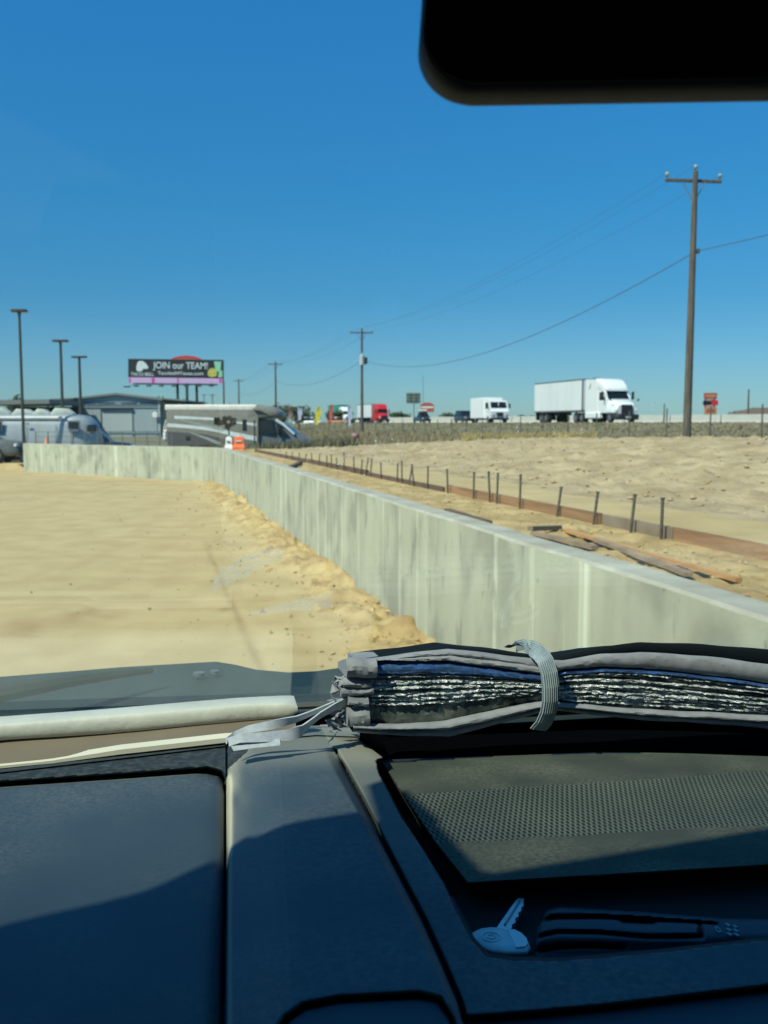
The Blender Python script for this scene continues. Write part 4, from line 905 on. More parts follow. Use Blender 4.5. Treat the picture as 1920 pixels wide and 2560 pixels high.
MB().loft([(-.06,BW+.03,mz(1027),mz(1013),.08),(mxx(640),BW+.03,mz(1028),mz(1013),.08),(mxx(652),BW+.0,mz(1020),mz(1014),.05)]).build('roof_cap', M_CREAM, mh, smooth=30)
MB().loft([(x1-.6,BW+.01,mz(1047),mz(1013.5),.15),(mxx(676),BW,mz(1048),mz(1016),.25),(mxx(696),BW*.92,mz(1047),mz(1022),.3),(mxx(708),BW*.78,mz(1045),mz(1029),.25),(mxx(713),BW*.5,mz(1043),mz(1035),.15)],5).build('overcab_bunk', M_TAUPE, mh, smooth=60)
b = MB(); b.prism([(mxx(645),mz(1026)),(mxx(662),mz(1027)),(mxx(682),mz(1037)),(mxx(655),mz(1037))], -BW-.03, -BW+.05); b.build('bunk_window', M_GLS, mh, smooth=0)
MB().loft([(x1-.05,1.02,mz(1128),mz(1048),.12,.9),(mxx(690),1.02,mz(1128),mz(1049),.15,.82),(mxx(718),1.0,mz(1128),mz(1062),.2,.82),(mxx(742),.98,mz(1128),mz(1082),.2,.86),(mxx(762),.92,mz(1126),mz(1091),.2,.88),(mxx(775),.82,mz(1122),mz(1099),.2,.88),(mxx(780),.6,mz(1118),mz(1105),.1,.9)],5).build('van_cab', M_GREYC, mh, smooth=60)
b = MB(); b.prism([(mxx(656),mz(1055)),(mxx(690),mz(1054)),(mxx(698),mz(1086)),(mxx(656),mz(1083))], -1.07, -.8); b.build('side_window', M_GLS, mh, smooth=0)
b = MB(); b.prism([(mxx(699),mz(1060)),(mxx(706),mz(1061)),(mxx(730),mz(1088)),(mxx(703),mz(1086))], -1.055, -.8); b.build('side_window', M_GLS, mh, smooth=0)
b = MB(); slantquad(b, [(mxx(716),-.80,mz(1062)),(mxx(716),.80,mz(1062)),(mxx(744),.86,mz(1084)),(mxx(744),-.86,mz(1084))], (.6,0,.8), .05); b.build('windshield', M_GLS, mh, smooth=0)
b = MB(); b.tube([(mxx(697),-.98,mz(1050)),(mxx(716),-.90,mz(1062)),(mxx(743),-.93,mz(1085))],[.10,.09,.07],8); b.build('windshield_pillar', M_STRIPE, mh)
MB().rbox((mxx(772),0,mz(1112)),(.16,1.5,.24),.05).build('bumper', M_BLK, mh); MB().rbox((mxx(776),-.6,mz(1104)),(.14,.3,.14),.03).build('headlight', M_HL, mh)
MB().rbox((mxx(706),-1.22,mz(1078)),(.14,.2,.42),.04).build('mirror', M_BLK, mh)
MB().rbox((mxx(700),-1.0,mz(1120)),(1.1,.2,.18),.05).build('side_step', M_CHR, mh)
def sw(b, up, lo, y0=-BW-.012, th=.02):
    n = len(up); f = [Vector((mxx(x), y0, mz(y))) for x, y in up] + [Vector((mxx(x), y0, mz(y))) for x, y in reversed(lo)]
    for i in range(n-1):
        u0, u1 = Vector((mxx(up[i][0]), y0, mz(up[i][1]))), Vector((mxx(up[i+1][0]), y0, mz(up[i+1][1]))); l0, l1 = Vector((mxx(lo[i][0]), y0, mz(lo[i][1]))), Vector((mxx(lo[i+1][0]), y0, mz(lo[i+1][1])))
        t = Vector((0,th,0)); b.add([l0,l1,u1,u0,l0+t,l1+t,u1+t,u0+t], [(0,1,2,3),(7,6,5,4),(3,2,6,7),(0,4,5,1)])
b = MB(); sw(b, [(432,1058),(480,1062),(520,1066),(560,1072),(600,1080),(652,1090)], [(432,1067),(480,1070),(520,1074),(560,1080),(600,1092),(652,1101)])
sw(b, [(450,1040),(490,1042),(530,1044),(560,1046)],[(450,1047),(490,1048),(530,1050),(560,1050.5)],y0=-BW-.011)
sw(b, [(585,1053),(610,1055),(652,1058)],[(585,1056),(610,1059),(652,1065)]); b.build('stripe', M_STRIPE, mh, smooth=0)
b = MB(); sw(b, [(455,1047),(500,1056),(540,1064),(570,1070)],[(455,1050),(500,1061),(540,1070),(570,1078)],y0=-BW-.02); sw(b, [(490,1080),(530,1092),(565,1105)],[(490,1082.5),(530,1098),(560,1112)]); b.build('stripe', M_STR2, mh, smooth=0)
b = MB(); sw(b, [(432,1078),(520,1084),(580,1098),(600,1105)],[(432,1112),(520,1112),(580,1112),(600,1112)],y0=-BW-.006,th=.01); b.build('lower_panel', M_MGREY, mh, smooth=0)
b = MB(); b.prism([(mxx(618),mz(1049)),(mxx(628),mz(1049)),(mxx(628),mz(1076)),(mxx(618),mz(1076))], -BW-.025,-BW); b.build('window', M_GLS, mh, smooth=0)
b = MB(); b.prism([(mxx(548),mz(1044)),(mxx(562),mz(1044)),(mxx(562),mz(1060)),(mxx(548),mz(1060))], -BW-.025,-BW); b.build('window', M_GLS, mh, smooth=0)
b = MB(); b.prism([(mxx(646),mz(1050)),(mxx(649),mz(1050)),(mxx(649),mz(1108)),(mxx(646),mz(1108))], -BW-.02,-BW); b.build('door_seam', M_BLK, mh, smooth=0)
MB().rbox((mxx(483),-BW-.02,mz(1094)),(.3,.05,.22),.04).build('hatch', M_BLK, mh)
b = MB(); b.tube([(-.25,-.9,mz(1100)),(-.25,-.9,mz(1072)),(-.1,-.9,mz(1050))],.04,6); b.tube([(-.25,-.5,mz(1100)),(-.25,-.5,mz(1072)),(-.1,-.5,mz(1050))],.04,6)
for k in range(5): b.tube([(-.25,-.9,mz(1098-6*k)),(-.25,-.5,mz(1098-6*k))],.03,5)
b.build('rear_ladder', M_WHITE, mh); MB().rbox((-.14,-.5,mz(1088)),(.3,1.2,.7),.12).build('rear_cover', M_WHITE, mh)
for x in (mxx(500), mxx(737)):
    for s_ in (-1,1): wheel(mh, x, s_*.95, .38, .24)
# dark garden spinner by the wall bend
M_SP = mat('spinner_metal', (.02, .022, .02), .7); M_SPG = mat('spinner_hub', (.35, .25, .12), .6)
YS = 44.0; p = at(572,1057,YS); zg = float(terr(p.x,YS)); sp_ = empty('wind_spinner', (p.x, YS, zg), 0, 'dark metal wind spinner on a thin post in front of the motorhome side', 'wind spinner')
cz = at(572,1055,YS).z - zg
MB().tube([(0,0,-.2),(0,0,cz)], .035, 6).build('post', M_SP, sp_)
for i, (an, ln) in enumerate(((20,.40),(75,.30),(140,.36),(185,.62),(-12,.36),(255,.34),(-55,.26))):
    a_ = R(an); d = Vector((math.cos(a_),0,math.sin(a_))); nn = Vector((-d.z,.25,d.x))
    rg = [[d*r_ + nn*w1*s1 + Vector((0,-.06+t1,0)) + Vector((0,0,cz)) for s1, t1 in ((-1,0),(1,0),(1,.02),(-1,.02))] for r_, w1 in ((.05,.05),(ln*.5,.13),(ln*.8,.12),(ln,.03))]
    MB().rings(rg).build('blade', M_SP, sp_, smooth=0)
MB().tube([(0,-.12,cz),(0,-.02,cz)], .07, 10).build('hub', M_SPG, sp_)
# lot fence behind the far wall
fe2 = empty('chain_fence', (-14, 45.2, .3), 0, 'low wire fence of thin posts between the wall and the silver trailer', 'fence')
pp = []
for i in range(12):
    px = 88 + i*31; Yf = 45.2; p = at(px,1057,Yf); zt3 = at(px,1078,Yf).z; zg = float(terr(p.x,Yf)); pp.append(Vector((p.x+14,0,zt3-.3)))
    MB().tube([(p.x+14,0,zg-.5),(p.x+14,0,zt3-.3)], .025, 6).build('fence_post', M_GALV, fe2)
b = MB()
for dz in (-.02,-.25,-.5,-.75): b.tube([q+Vector((0,0,dz)) for q in pp], .008, 4)
b.build('fence_wire', M_WIRE, fe2)
# ================================================================ THE VAN AROUND THE CAMERA
vn = empty('van', (0, 0, 0), 0, 'dark blue black dashboard, windshield and mirror of the van the photo is taken from', 'van')
C0 = -.32
def seg_d(px, py, poly):                      # distance and signed side to a polyline, in photo pixels on the dash plane
    best = np.full(px.shape, 1e9); side = np.zeros(px.shape)
    for (x0, y0), (x1, y1) in zip(poly[:-1], poly[1:]):
        dx, dy = x1-x0, y1-y0; L2 = dx*dx+dy*dy; t = np.clip(((px-x0)*dx + (py-y0)*dy)/L2, 0, 1)
        qx, qy = px-(x0+t*dx), py-(y0+t*dy); d = np.hypot(qx, qy); cr = dx*(py-y0) - dy*(px-x0)
        k = d < best; best = np.where(k, d, best); side = np.where(k, np.sign(cr), side)
    return best, side
def inside(px, py, poly):
    r = np.zeros(px.shape, bool); n = len(poly)
    for i in range(n):
        x0, y0 = poly[i]; x1, y1 = poly[(i+1) % n]
        if y0 == y1: continue
        c = ((y0 > py) != (y1 > py)) & (px < (x1-x0)*(py-y0)/(y1-y0)+x0); r ^= c
    return r
G1 = [(-300,1985),(0,1962),(300,1942),(520,1926),(550,1934),(562,1950),(566,1990),(566,2130),(562,2400),(556,2800)]
S2 = [(838,1880),(858,1915),(905,2000),(960,2108),(1010,2205),(1060,2300),(1105,2400),(1150,2505),(1230,2800)]
BL = [(-300,1955),(0,1932),(300,1897),(560,1866),(700,1846),(790,1838),(890,1842),(925,1868),(968,1900),(1300,1889),(1500,1881),(1700,1884),(1920,1892),(2300,1900)]
WI = [(940,1902),(945,1930),(1000,2040),(1060,2130),(1112,2216),(1136,2272),(1178,2350),(1215,2392),(1280,2402),(1400,2404),(1650,2382),(1920,2350),(2300,2305),(2300,1880),(1700,1870),(1000,1880)]
VE = [(948,1908),(1000,1990),(1082,2110),(1165,2214),(1500,2196),(1920,2168),(2300,2140),(2300,1880),(1700,1880),(1300,1886)]
GR = [(985,1998),(1050,1985),(1300,1968),(1600,1950),(1920,1925),(2300,1900),(2300,2035),(1920,2062),(1500,2085),(1082,2112)]
TR = [(1120,2240),(1500,2225),(1920,2195),(2300,2168),(2300,2305),(1920,2350),(1650,2382),(1400,2404),(1280,2402),(1215,2392),(1178,2350)]
S3 = [(1160,2548),(1300,2538),(1500,2520),(1920,2470),(2300,2425)]
S4 = [(660,2640),(715,2548),(760,2516),(850,2498),(1050,2488),(1100,2500),(1130,2545),(1160,2640)]
def dash_h(px, py):
    h = np.zeros(px.shape)
    dG, sG = seg_d(px, py, G1); right = (px > 566) | ((sG < 0) & (py < 1990))
    inL = (px < 566) & (sG > 0)
    # left panel falls into the groove, ridge rises from it
    roll = np.where(inL, sstep(480, 540, px)*np.exp(-dG/(15.0 + 14*sstep(2150, 2500, py))), 0); h -= .012*roll
    h -= .011*np.exp(-(dG/6.0)**2)
    body = (px > 566) & (py > 1905)
    rx = (px-566)/(705 + (py-2000)*.05 - 566); ramp = np.clip(rx, 0, 1) - .05*np.exp(-((rx-1)/.12)**2)
    dS, sS = seg_d(px, py, S2)
    ridge = ramp * sstep(2, 26, np.where(sS > 0, dS, 0))
    top = sstep(1860, 1935, py + (700-px)*.0)
    h += np.where(px > 540, .014*ridge*top, 0)
    h += np.where((px > 560) & (sS > 0), .004*sstep(0, 14, px-566), 0)
    strip = (sS < 0)
    h += np.where(strip, .006*sstep(2, 10, dS), 0)
    h -= .012*np.exp(-(dS/5.0)**2) * sstep(1890, 1925, py)
    # rim strip behind the left panel
    h += np.where((px < 566) & (sG < 0), .004*sstep(0, 12, dG), 0)
    # well on the right
    w = inside(px, py, WI); dW, _ = seg_d(px, py, WI[:12]); v = inside(px, py, VE); dV, _ = seg_d(px, py, VE[:7]); tr = inside(px, py, TR); dT, _ = seg_d(px, py, TR[4:] + [TR[0]])
    h = np.where(w, -.050*sstep(0, 7, dW), h)
    vz = -.010 + 0*px
    h = np.where(v, -.050 + (vz+.050)*sstep(0, 8, dV), h)
    tz = -.026 - .006*sstep(2400, 2240, py)
    h = np.where(tr, tz*sstep(0, 16, dT), h)
    d3, s3 = seg_d(px, py, S3); h -= .010*np.exp(-(d3/6)**2) * (px > 1150)
    h -= np.where((s3 > 0) & (px > 1165), .006, 0)
    d4, s4 = seg_d(px, py, S4); h -= .012*np.exp(-(d4/7)**2)
    h -= np.where((s4 > 0) & (py > 2480) & (px > 660) & (px < 1165), .004, 0)
    # far edge drops away
    dB, sB = seg_d(px, py, BL); h += np.where(sB < 0, -.055*sstep(0, np.where(px > 960, 9, 26), dB), -.003*np.exp(-dB/8))
    h += -.020*sstep(430, 900, np.abs(px-500))*0
    return h
us = np.arange(-260, 2260, 2.8); vs_ = np.arange(1815, 2720, 2.8)
PX, PY = np.meshgrid(us, vs_)
blx = np.interp(us, [q[0] for q in BL], [q[1] for q in BL]); PY = PY + (blx[None, :]-1872)*sstep(2060, 1930, PY) - .06*(PX-960)*sstep(1980, 2150, PY)
H = dash_h(PX, PY)
Dx = (PX-960); U = 1280-PY; dy = FPX*_cp + U*_sp; dz = -FPX*_sp + U*_cp; t = (C0 + H)/dz
GX, GY, GZ = Dx*t, dy*t, CAM.z + C0 + H
P = np.stack([GX, GY, GZ], -1)
M_DASH = mat('dash_plastic', (.047, .078, .100), .6, col2=(.040, .068, .089), scale=9, detail=6, bump=.22, bscale=900, bdist=.0006, spec=.35)
M_RIM2 = mat('dash_rim_plastic', (.050, .062, .062), .75, col2=(.014, .024, .026), scale=130, detail=8, lo=.42, hi=.66, bump=.5, bscale=600, bdist=.001)
M_VENT = mat('vent_panel_plastic', (.060, .072, .052), .85, col2=(.030, .042, .033), scale=9, detail=8, stretch=(1, 2.4, 1), lo=.3, hi=.7, bump=.35, bscale=900, bdist=.0008)
M_TRAY = mat('tray_liner', (.010, .015, .018), .9, col2=(.006, .010, .013), scale=18, detail=7, bump=.3, bscale=700, bdist=.0006)
M_FRNT = mat('dash_front_plastic', (.027, .058, .082), .6, bump=.2, bscale=900, bdist=.0005)
def dusty(m, pts_fn=None, amt=.4, sc_=5.0):
    n, p = nodes_of(m); cr = p.inputs['Base Color'].links[0].from_node; tc = [q for q in n.nodes if q.type == 'TEX_COORD'][0]
    nz = n.nodes.new('ShaderNodeTexNoise'); nz.inputs['Scale'].default_value = sc_; nz.inputs['Detail'].default_value = 9
    n.links.new(tc.outputs['Object'], nz.inputs['Vector'])
    nf = n.nodes.new('ShaderNodeTexNoise'); nf.inputs['Scale'].default_value = 260; nf.inputs['Detail'].default_value = 6; n.links.new(tc.outputs['Object'], nf.inputs['Vector'])
    r = n.nodes.new('ShaderNodeMapRange'); r.inputs[1].default_value = .38; r.inputs[2].default_value = .75; n.links.new(nz.outputs[0], r.inputs[0])
    r2 = n.nodes.new('ShaderNodeMapRange'); r2.inputs[1].default_value = .3; r2.inputs[2].default_value = .7; r2.inputs[3].default_value = -.1; r2.inputs[4].default_value = 2.0; n.links.new(nf.outputs[0], r2.inputs[0])
    mu = n.nodes.new('ShaderNodeMath'); mu.operation = 'MULTIPLY'; n.links.new(r.outputs[0], mu.inputs[0]); n.links.new(r2.outputs[0], mu.inputs[1])
    mu2 = n.nodes.new('ShaderNodeMath'); mu2.operation = 'MULTIPLY'; mu2.inputs[1].default_value = amt; n.links.new(mu.outputs[0], mu2.inputs[0])
    at_ = n.nodes.new('ShaderNodeAttribute'); at_.attribute_name = 'dust'
    ad = n.nodes.new('ShaderNodeMath'); ad.operation = 'ADD'; ad.use_clamp = True; n.links.new(mu2.outputs[0], ad.inputs[0]); n.links.new(at_.outputs['Fac'], ad.inputs[1])
    a = n.nodes.new('ShaderNodeMixRGB'); a.inputs[2].default_value = (.62, .58, .41, 1); n.links.new(ad.outputs[0], a.inputs[0]); n.links.new(cr.outputs[0], a.inputs[1]); n.links.new(a.outputs[0], p.inputs['Base Color'])
dusty(M_DASH, amt=.09); dusty(M_VENT, amt=.09, sc_=14)
# grille texture: staggered raised beads, shaded gaps and lit tops put into the colour
def beads(m, W=.0023, D_=.0062):
    n, p = nodes_of(m); tc = [q for q in n.nodes if q.type == 'TEX_COORD'][0]
    mp = n.nodes.new('ShaderNodeMapping'); mp.inputs['Rotation'].default_value = (0, 0, -PSI); n.links.new(tc.outputs['Object'], mp.inputs[0])
    sx = n.nodes.new('ShaderNodeSeparateXYZ'); n.links.new(mp.outputs[0], sx.inputs[0])
    def M_(op, a, b=None):
        q = n.nodes.new('ShaderNodeMath'); q.operation = op
        for i, v in enumerate((a, b)):
            if v is None: continue
            if isinstance(v, (int, float)): q.inputs[i].default_value = v
            else: n.links.new(v, q.inputs[i])
        return q.outputs[0]
    u = M_('MULTIPLY', sx.outputs[0], 2*math.pi/(W*2)); v = M_('MULTIPLY', sx.outputs[1], 2*math.pi/(D_*2))
    a = M_('COSINE', M_('ADD', u, v)); b_ = M_('COSINE', M_('SUBTRACT', u, v)); h = M_('MULTIPLY', M_('ADD', M_('ADD', a, b_), 2.0), .25)
    bm = n.nodes.new('ShaderNodeBump'); bm.inputs['Strength'].default_value = .9; bm.inputs['Distance'].default_value = .0013; n.links.new(h, bm.inputs['Height']); n.links.new(bm.outputs[0], p.inputs['Normal'])
    cr = p.inputs['Base Color'].links[0].from_node; r = n.nodes.new('ShaderNodeMapRange'); r.inputs[1].default_value = .15; r.inputs[2].default_value = .7; r.inputs[3].default_value = .06; r.inputs[4].default_value = 1.9; n.links.new(h, r.inputs[0])
    x = n.nodes.new('ShaderNodeMixRGB'); x.blend_type = 'MULTIPLY'; x.inputs[0].default_value = 1; n.links.new(cr.outputs[0], x.inputs[1]); n.links.new(r.outputs[0], x.inputs[2]); n.links.new(x.outputs[0], p.inputs['Base Color'])
M_BEAD = mat('grille_beads', (.075, .088, .062), .7, col2=(.045, .056, .042), scale=8, detail=5); beads(M_BEAD)
cx_, cy_ = PX[:-1,:-1]+1.4, PY[:-1,:-1]+1.4
dG, sG = seg_d(cx_, cy_, G1); dS, sS = seg_d(cx_, cy_, S2); _, sB = seg_d(cx_, cy_, BL); d3, s3 = seg_d(cx_, cy_, S3); d4, s4 = seg_d(cx_, cy_, S4)
reg = np.full(cx_.shape, 2)
reg[(cx_ < 566) & (sG > 0)] = 1
reg[(cx_ < 566) & (sG <= 0)] = 0
reg[(cx_ < 620) & (cy_ < 1926) & (cy_ < 1926 - (cx_-566)*.9)] = 0
reg[sS < 0] = 3
reg[inside(cx_, cy_, WI)] = 4
reg[inside(cx_, cy_, VE)] = 5
reg[inside(cx_, cy_, GR) & inside(cx_, cy_, VE)] = 6
reg[(s3 > 0) & (cx_ > 1165) & (cy_ > 2400)] = 7
reg[(s4 > 0) & (cy_ > 2480) & (cx_ > 660) & (cx_ < 1165)] = 8
reg[(sB < 0) & (cx_ > 900)] = 9
DST = 1.0*np.exp(-((PX-574)/6.5)**2)*sstep(1925,1960,PY)*sstep(2150,2100,PY) + .9*np.exp(-((PX-574)/5.0)**2)*.25*sstep(2100,2130,PY)
DST += .55*np.exp(-(np.maximum(PX-570,0)/26.0))*(PX > 566)*sstep(2200,1990,PY)*(.3+.9*vnoise(PX/28, PY/40, 5))
dGn, sGn = seg_d(PX, PY, G1); DST += .75*np.exp(-(dGn/5.0)**2)*((PX < 555) & (PY < 1990)) * (.6+.8*vnoise(PX/30, PY/30, 8))
dtop = sstep(1935, 1885, PY)*(PX > 575)*(PX < 970); DST += .22*dtop
dSn, sSn = seg_d(PX, PY, S2); DST += .16*(sSn < 0)*(~inside(PX, PY, WI))*sstep(2250, 1950, PY)*(.4+.9*vnoise(PX/50, PY/60, 6))
DST = np.clip(DST, 0, 1)
dash = MB()
n, m = P.shape[:2]; V = P.reshape(-1, 3); DF = DST.reshape(-1)
parts = {0: ('dash_rim', M_RIM2), 1: ('left_panel', M_DASH), 2: ('centre_ridge', M_DASH), 3: ('console_surround', M_DASH), 4: ('vent_well', M_TRAY), 5: ('vent_panel', M_VENT), 6: ('vent_grille', M_BEAD), 7: ('lower_panel', M_FRNT), 8: ('cup_holder_lid', M_FRNT), 9: ('dash_gap', mat('recess_shade_black', (.002, .0025, .003), 1.0, spec=0.0))}  # the gap's deep shade is put into its near-black colour
dbase = MB(); dbase.box(tuple(van(.15, .80, -.62)), (2.3, .62, .42), Matrix.Rotation(PSI, 3, 'Z')); dobj = dbase.build('dashboard', M_FRNT, vn, smooth=0)
for r_, (nm, mt) in parts.items():
    idx = {}; vv = []; fs = []; ds = []
    for i, j in zip(*np.where(reg == r_)):
        f = []
        for k in (i*m+j, (i+1)*m+j, (i+1)*m+j+1, i*m+j+1):
            if k not in idx: idx[k] = len(vv); vv.append(tuple(V[k])); ds.append(DF[k])
            f.append(idx[k])
        fs.append(tuple(f))
    if not fs: continue
    b = MB(); b.v = vv; b.f = fs; o = b.build(nm, mt, dobj, smooth=70)
    a_ = o.data.attributes.new('dust', 'FLOAT', 'POINT'); a_.data.foreach_set('value', np.array(ds, dtype=np.float32))

# moulded holder with slots standing in the tray
us2 = np.arange(1322, 1975, 3.0); vs2 = np.arange(2262, 2400, 3.0); QX, QY = np.meshgrid(us2, vs2)
e1 = [(1326,2400),(1332,2345),(1345,2300),(1365,2272),(1400,2263),(1600,2276),(1800,2292),(1960,2296),(1975,2400)]
d0, _ = seg_d(QX, QY, e1); ins = inside(QX, QY, e1)
hh = .022*sstep(0, 14, d0)*ins
for pl, dp, ww in (([(1332,2318),(1352,2302),(1385,2293),(1500,2292),(1600,2298),(1760,2306),(1790,2309)], .012, 5.5), ([(1334,2350),(1356,2338),(1395,2330),(1500,2332),(1620,2342),(1750,2341)], .007, 5), ([(1345,2376),(1400,2366),(1480,2364),(1560,2368)], .006, 5),
                   ([(1560,2299),(1600,2302),(1630,2303)], .014, 9), ([(1748,2310),(1752,2340)], .010, 6)):
    d1, _ = seg_d(QX, QY, pl); hh -= dp*np.exp(-(d1/ww)**2)
hh -= .012*sstep(2330, 2400, QY)
U2 = 1280-QY; tt = (C0 - .034 + hh)/(-FPX*_sp + U2*_cp); Q = np.stack([(QX-960)*tt, (FPX*_cp+U2*_sp)*tt, CAM.z + C0 - .034 + hh], -1)
MB().grid(Q, True).build('slot_holder', M_FRNT, dobj, smooth=60)
# worn pale marks printed on the holder
M_MK = mat('pale_print', (.26, .34, .38), .7)
b = MB()
for px, y0, y1 in ((1793,2318,2330),(1820,2310,2345),(1838,2314,2345)):
    for k in range(3):
        ya = y0 + (y1-y0)*k/3; b.box(tuple(onc(px+2*k, ya+2, C0-.0115)), (.0022, .0035, .0006), Matrix.Rotation(.4, 3, 'Z'))
b.build('printed_mark', M_MK, dobj, smooth=0)

# ---------------------------------------------------------------- windshield, roof, shell
WB, WC = 1.12, -.345
GP = [(1.12,-.345),(.98,-.24),(.84,-.13),(.70,-.012),(.57,.11),(.45,.235),(.34,.36),(.27,.455)]
gm = bpy.data.materials.new('windshield_glass'); gm.use_nodes = True; gn = gm.node_tree; gn.nodes.clear()
go = gn.nodes.new('ShaderNodeOutputMaterial'); mx_ = gn.nodes.new('ShaderNodeMixShader'); tb = gn.nodes.new('ShaderNodeBsdfTransparent'); gb = gn.nodes.new('ShaderNodeBsdfGlossy')
tb.inputs[0].default_value = (.945, .985, .945, 1); gb.inputs['Roughness'].default_value = .015; gb.inputs[0].default_value = (1, 1, 1, 1)
ge = gn.nodes.new('ShaderNodeNewGeometry'); dt = gn.nodes.new('ShaderNodeVectorMath'); dt.operation = 'DOT_PRODUCT'; gn.links.new(ge.outputs['Normal'], dt.inputs[0]); gn.links.new(ge.outputs['Incoming'], dt.inputs[1])
ab = gn.nodes.new('ShaderNodeMath'); ab.operation = 'ABSOLUTE'; gn.links.new(dt.outputs['Value'], ab.inputs[0])
om = gn.nodes.new('ShaderNodeMath'); om.operation = 'SUBTRACT'; om.inputs[0].default_value = 1; gn.links.new(ab.outputs[0], om.inputs[1])
pw = gn.nodes.new('ShaderNodeMath'); pw.operation = 'POWER'; pw.inputs[1].default_value = 5; gn.links.new(om.outputs[0], pw.inputs[0])
ma = gn.nodes.new('ShaderNodeMath'); ma.operation = 'MULTIPLY_ADD'; ma.inputs[1].default_value = .9; ma.inputs[2].default_value = .04; ma.use_clamp = True; gn.links.new(pw.outputs[0], ma.inputs[0])
gn.links.new(ma.outputs[0], mx_.inputs[0]); gn.links.new(tb.outputs[0], mx_.inputs[1]); gn.links.new(gb.outputs[0], mx_.inputs[2]); gn.links.new(mx_.outputs[0], go.inputs[0])
b = MB()
def wrow(off_):
    rows = []
    for bb_, cc_ in GP: rows.append([tuple(van(-1.0 + 2.2*u, bb_ + off_, cc_ + off_)) for u in np.linspace(0, 1, 13)])
    return np.array(rows)
b.grid(wrow(0)); b.grid(wrow(.0035), True); b.build('windshield', gm, vn, smooth=30)
# dried water specks on the glass
M_SPK = mat('dried_speck', (.85, .86, .80), .4)
_n, _p = nodes_of(M_SPK); _t = _n.nodes.new('ShaderNodeBsdfTranslucent'); _t.inputs[0].default_value = (.9, .92, .85, 1); _a = _n.nodes.new('ShaderNodeAddShader')
_n.links.new(_p.outputs[0], _a.inputs[0]); _n.links.new(_t.outputs[0], _a.inputs[1]); _n.links.new(_a.outputs[0], [q for q in _n.nodes if q.type == 'OUTPUT_MATERIAL'][0].inputs[0])
b = MB()
def onws(px, py):
    d = ray(px, py); db, dc = d.dot(UF), d.z; best = None
    for (b0, c0), (b1, c1) in zip(GP[:-1], GP[1:]):
        n2 = (-(c1-c0), (b1-b0)); k = (n2[0]*b0 + n2[1]*c0)/(n2[0]*db + n2[1]*dc)
        if c0-1e-6 <= dc*k <= c1+1e-6: best = (k, n2)
    k, n2 = best; nv = (UF*n2[0] + Vector((0,0,n2[1]))).normalized()
    return CAM + d*k, nv
for px, py in ((938,1100),(960,1117),(936,1115),(994,1107),(975,1149),(1003,1115),(1004,1134),(967,1150),(936,1150),(1060,1120),(1107,1050),(1292,1066),(1294,1078),(1384,1068),(1386,1082),(1452,1072),(1455,1080),(1278,1112),(1283,1126),(1279,1148),(1628,1010),(1626,1022),(860,1142),(845,1158),(870,1135),(1105,1113),(1195,1094),(910,1185),(858,1150),(1332,1094),(1640,1005),(980,1096),(1150,1160),(700,1130),(690,1275)):
    p, nrm = onws(px + random.uniform(-1,1), py); r_ = random.uniform(.0004, .0009)
    ax = RT; ay = nrm.cross(RT).normalized(); s_ = -1 if nrm.dot(CAM-p) < 0 else 1
    c_ = p + nrm*s_*.0006; b.add([c_ + ax*r_*math.cos(q) + ay*r_*math.sin(q)*random.uniform(.7,1.5) for q in np.linspace(0, 5.5, 7)] + [c_ + nrm*s_*.0003], [(i, (i+1) % 7, 7) for i in range(7)])
b.build('dried_speck', M_SPK, vn, smooth=0, kind='stuff')
# unseen roof, its front edge shaped to cast the dashboard's shadow line
M_HEAD = mat('headliner', (.05, .05, .05), .9); M_BODYV = mat('van_paint', (.35, .36, .36), .4, coat=.3)
shad = [(-700,2500,0),(-300,2400,0),(0,2328,0),(130,2300,0),(250,2268,0),(400,2212,0),(540,2146,0),(575,2150,.001),(700,2088,.014),(930,2052,.014),(1000,2046,.006),(945,1998,-.010),(1130,2216,-.010),(1168,2218,-.010),(1500,2163,-.010),(1920,2092,-.010),(2500,2000,-.010)]
HCR = .455; edge = []
for px, py, zo in shad:
    p = onc(px, py, C0 + zo)
    k = (CAM.z + HCR - p.z)/SUN.z; edge.append(p + SUN*k)
edge = [Vector((q.x, q.y, CAM.z + HCR)) for q in edge]
edge = [q for q in edge]
e0, e1_ = edge[0], edge[-1]
back0, back1 = van(-1.35, -1.3, HCR), van(1.25, -1.3, HCR)
eL = Vector(e0); eR = Vector(e1_)
if eR.dot(RT) < 1.25: pass
rv = [back0, van(-1.35, (eL-CAM).dot(UF)-.12, HCR)] + edge + [van(1.25, (eR-CAM).dot(UF)+.05, HCR), back1]
b = MB(); nn_ = len(rv); lo_ = [Vector(v) for v in rv]; up_ = [v + Vector((0,0,.04)) for v in lo_]
b.add(lo_+up_, [tuple(reversed(range(nn_))), tuple(range(nn_, 2*nn_))] + [(i, (i+1)%nn_, nn_+(i+1)%nn_, nn_+i) for i in range(nn_)]); b.build('roof', M_HEAD, vn, smooth=0)  # unseen roof whose edge casts the dashboard's shadow line
RZ = Matrix.Rotation(PSI, 3, 'Z')
b = MB(); b.box(tuple(van(-.05,-1.33,-.45)), (2.6,.05,1.85), RZ); b.build('rear_bulkhead', M_HEAD, vn, smooth=0)
for nm, a_ in (('left', -1.36), ('right', 1.27)):
    b = MB(); b.box(tuple(van(a_, -.05, -.95)), (.05, 2.55, .90), RZ); b.build('door', M_BODYV, vn, smooth=0)
    b = MB(); b.box(tuple(van(a_, -.95, -.02)), (.05, .72, .96), RZ); b.build('side_panel', M_BODYV, vn, smooth=0)
b = MB(); b.box(tuple(van(-.05, -.0, -1.42)), (2.6, 2.5, .05), RZ); b.build('floor_pan', M_HEAD, vn, smooth=0)
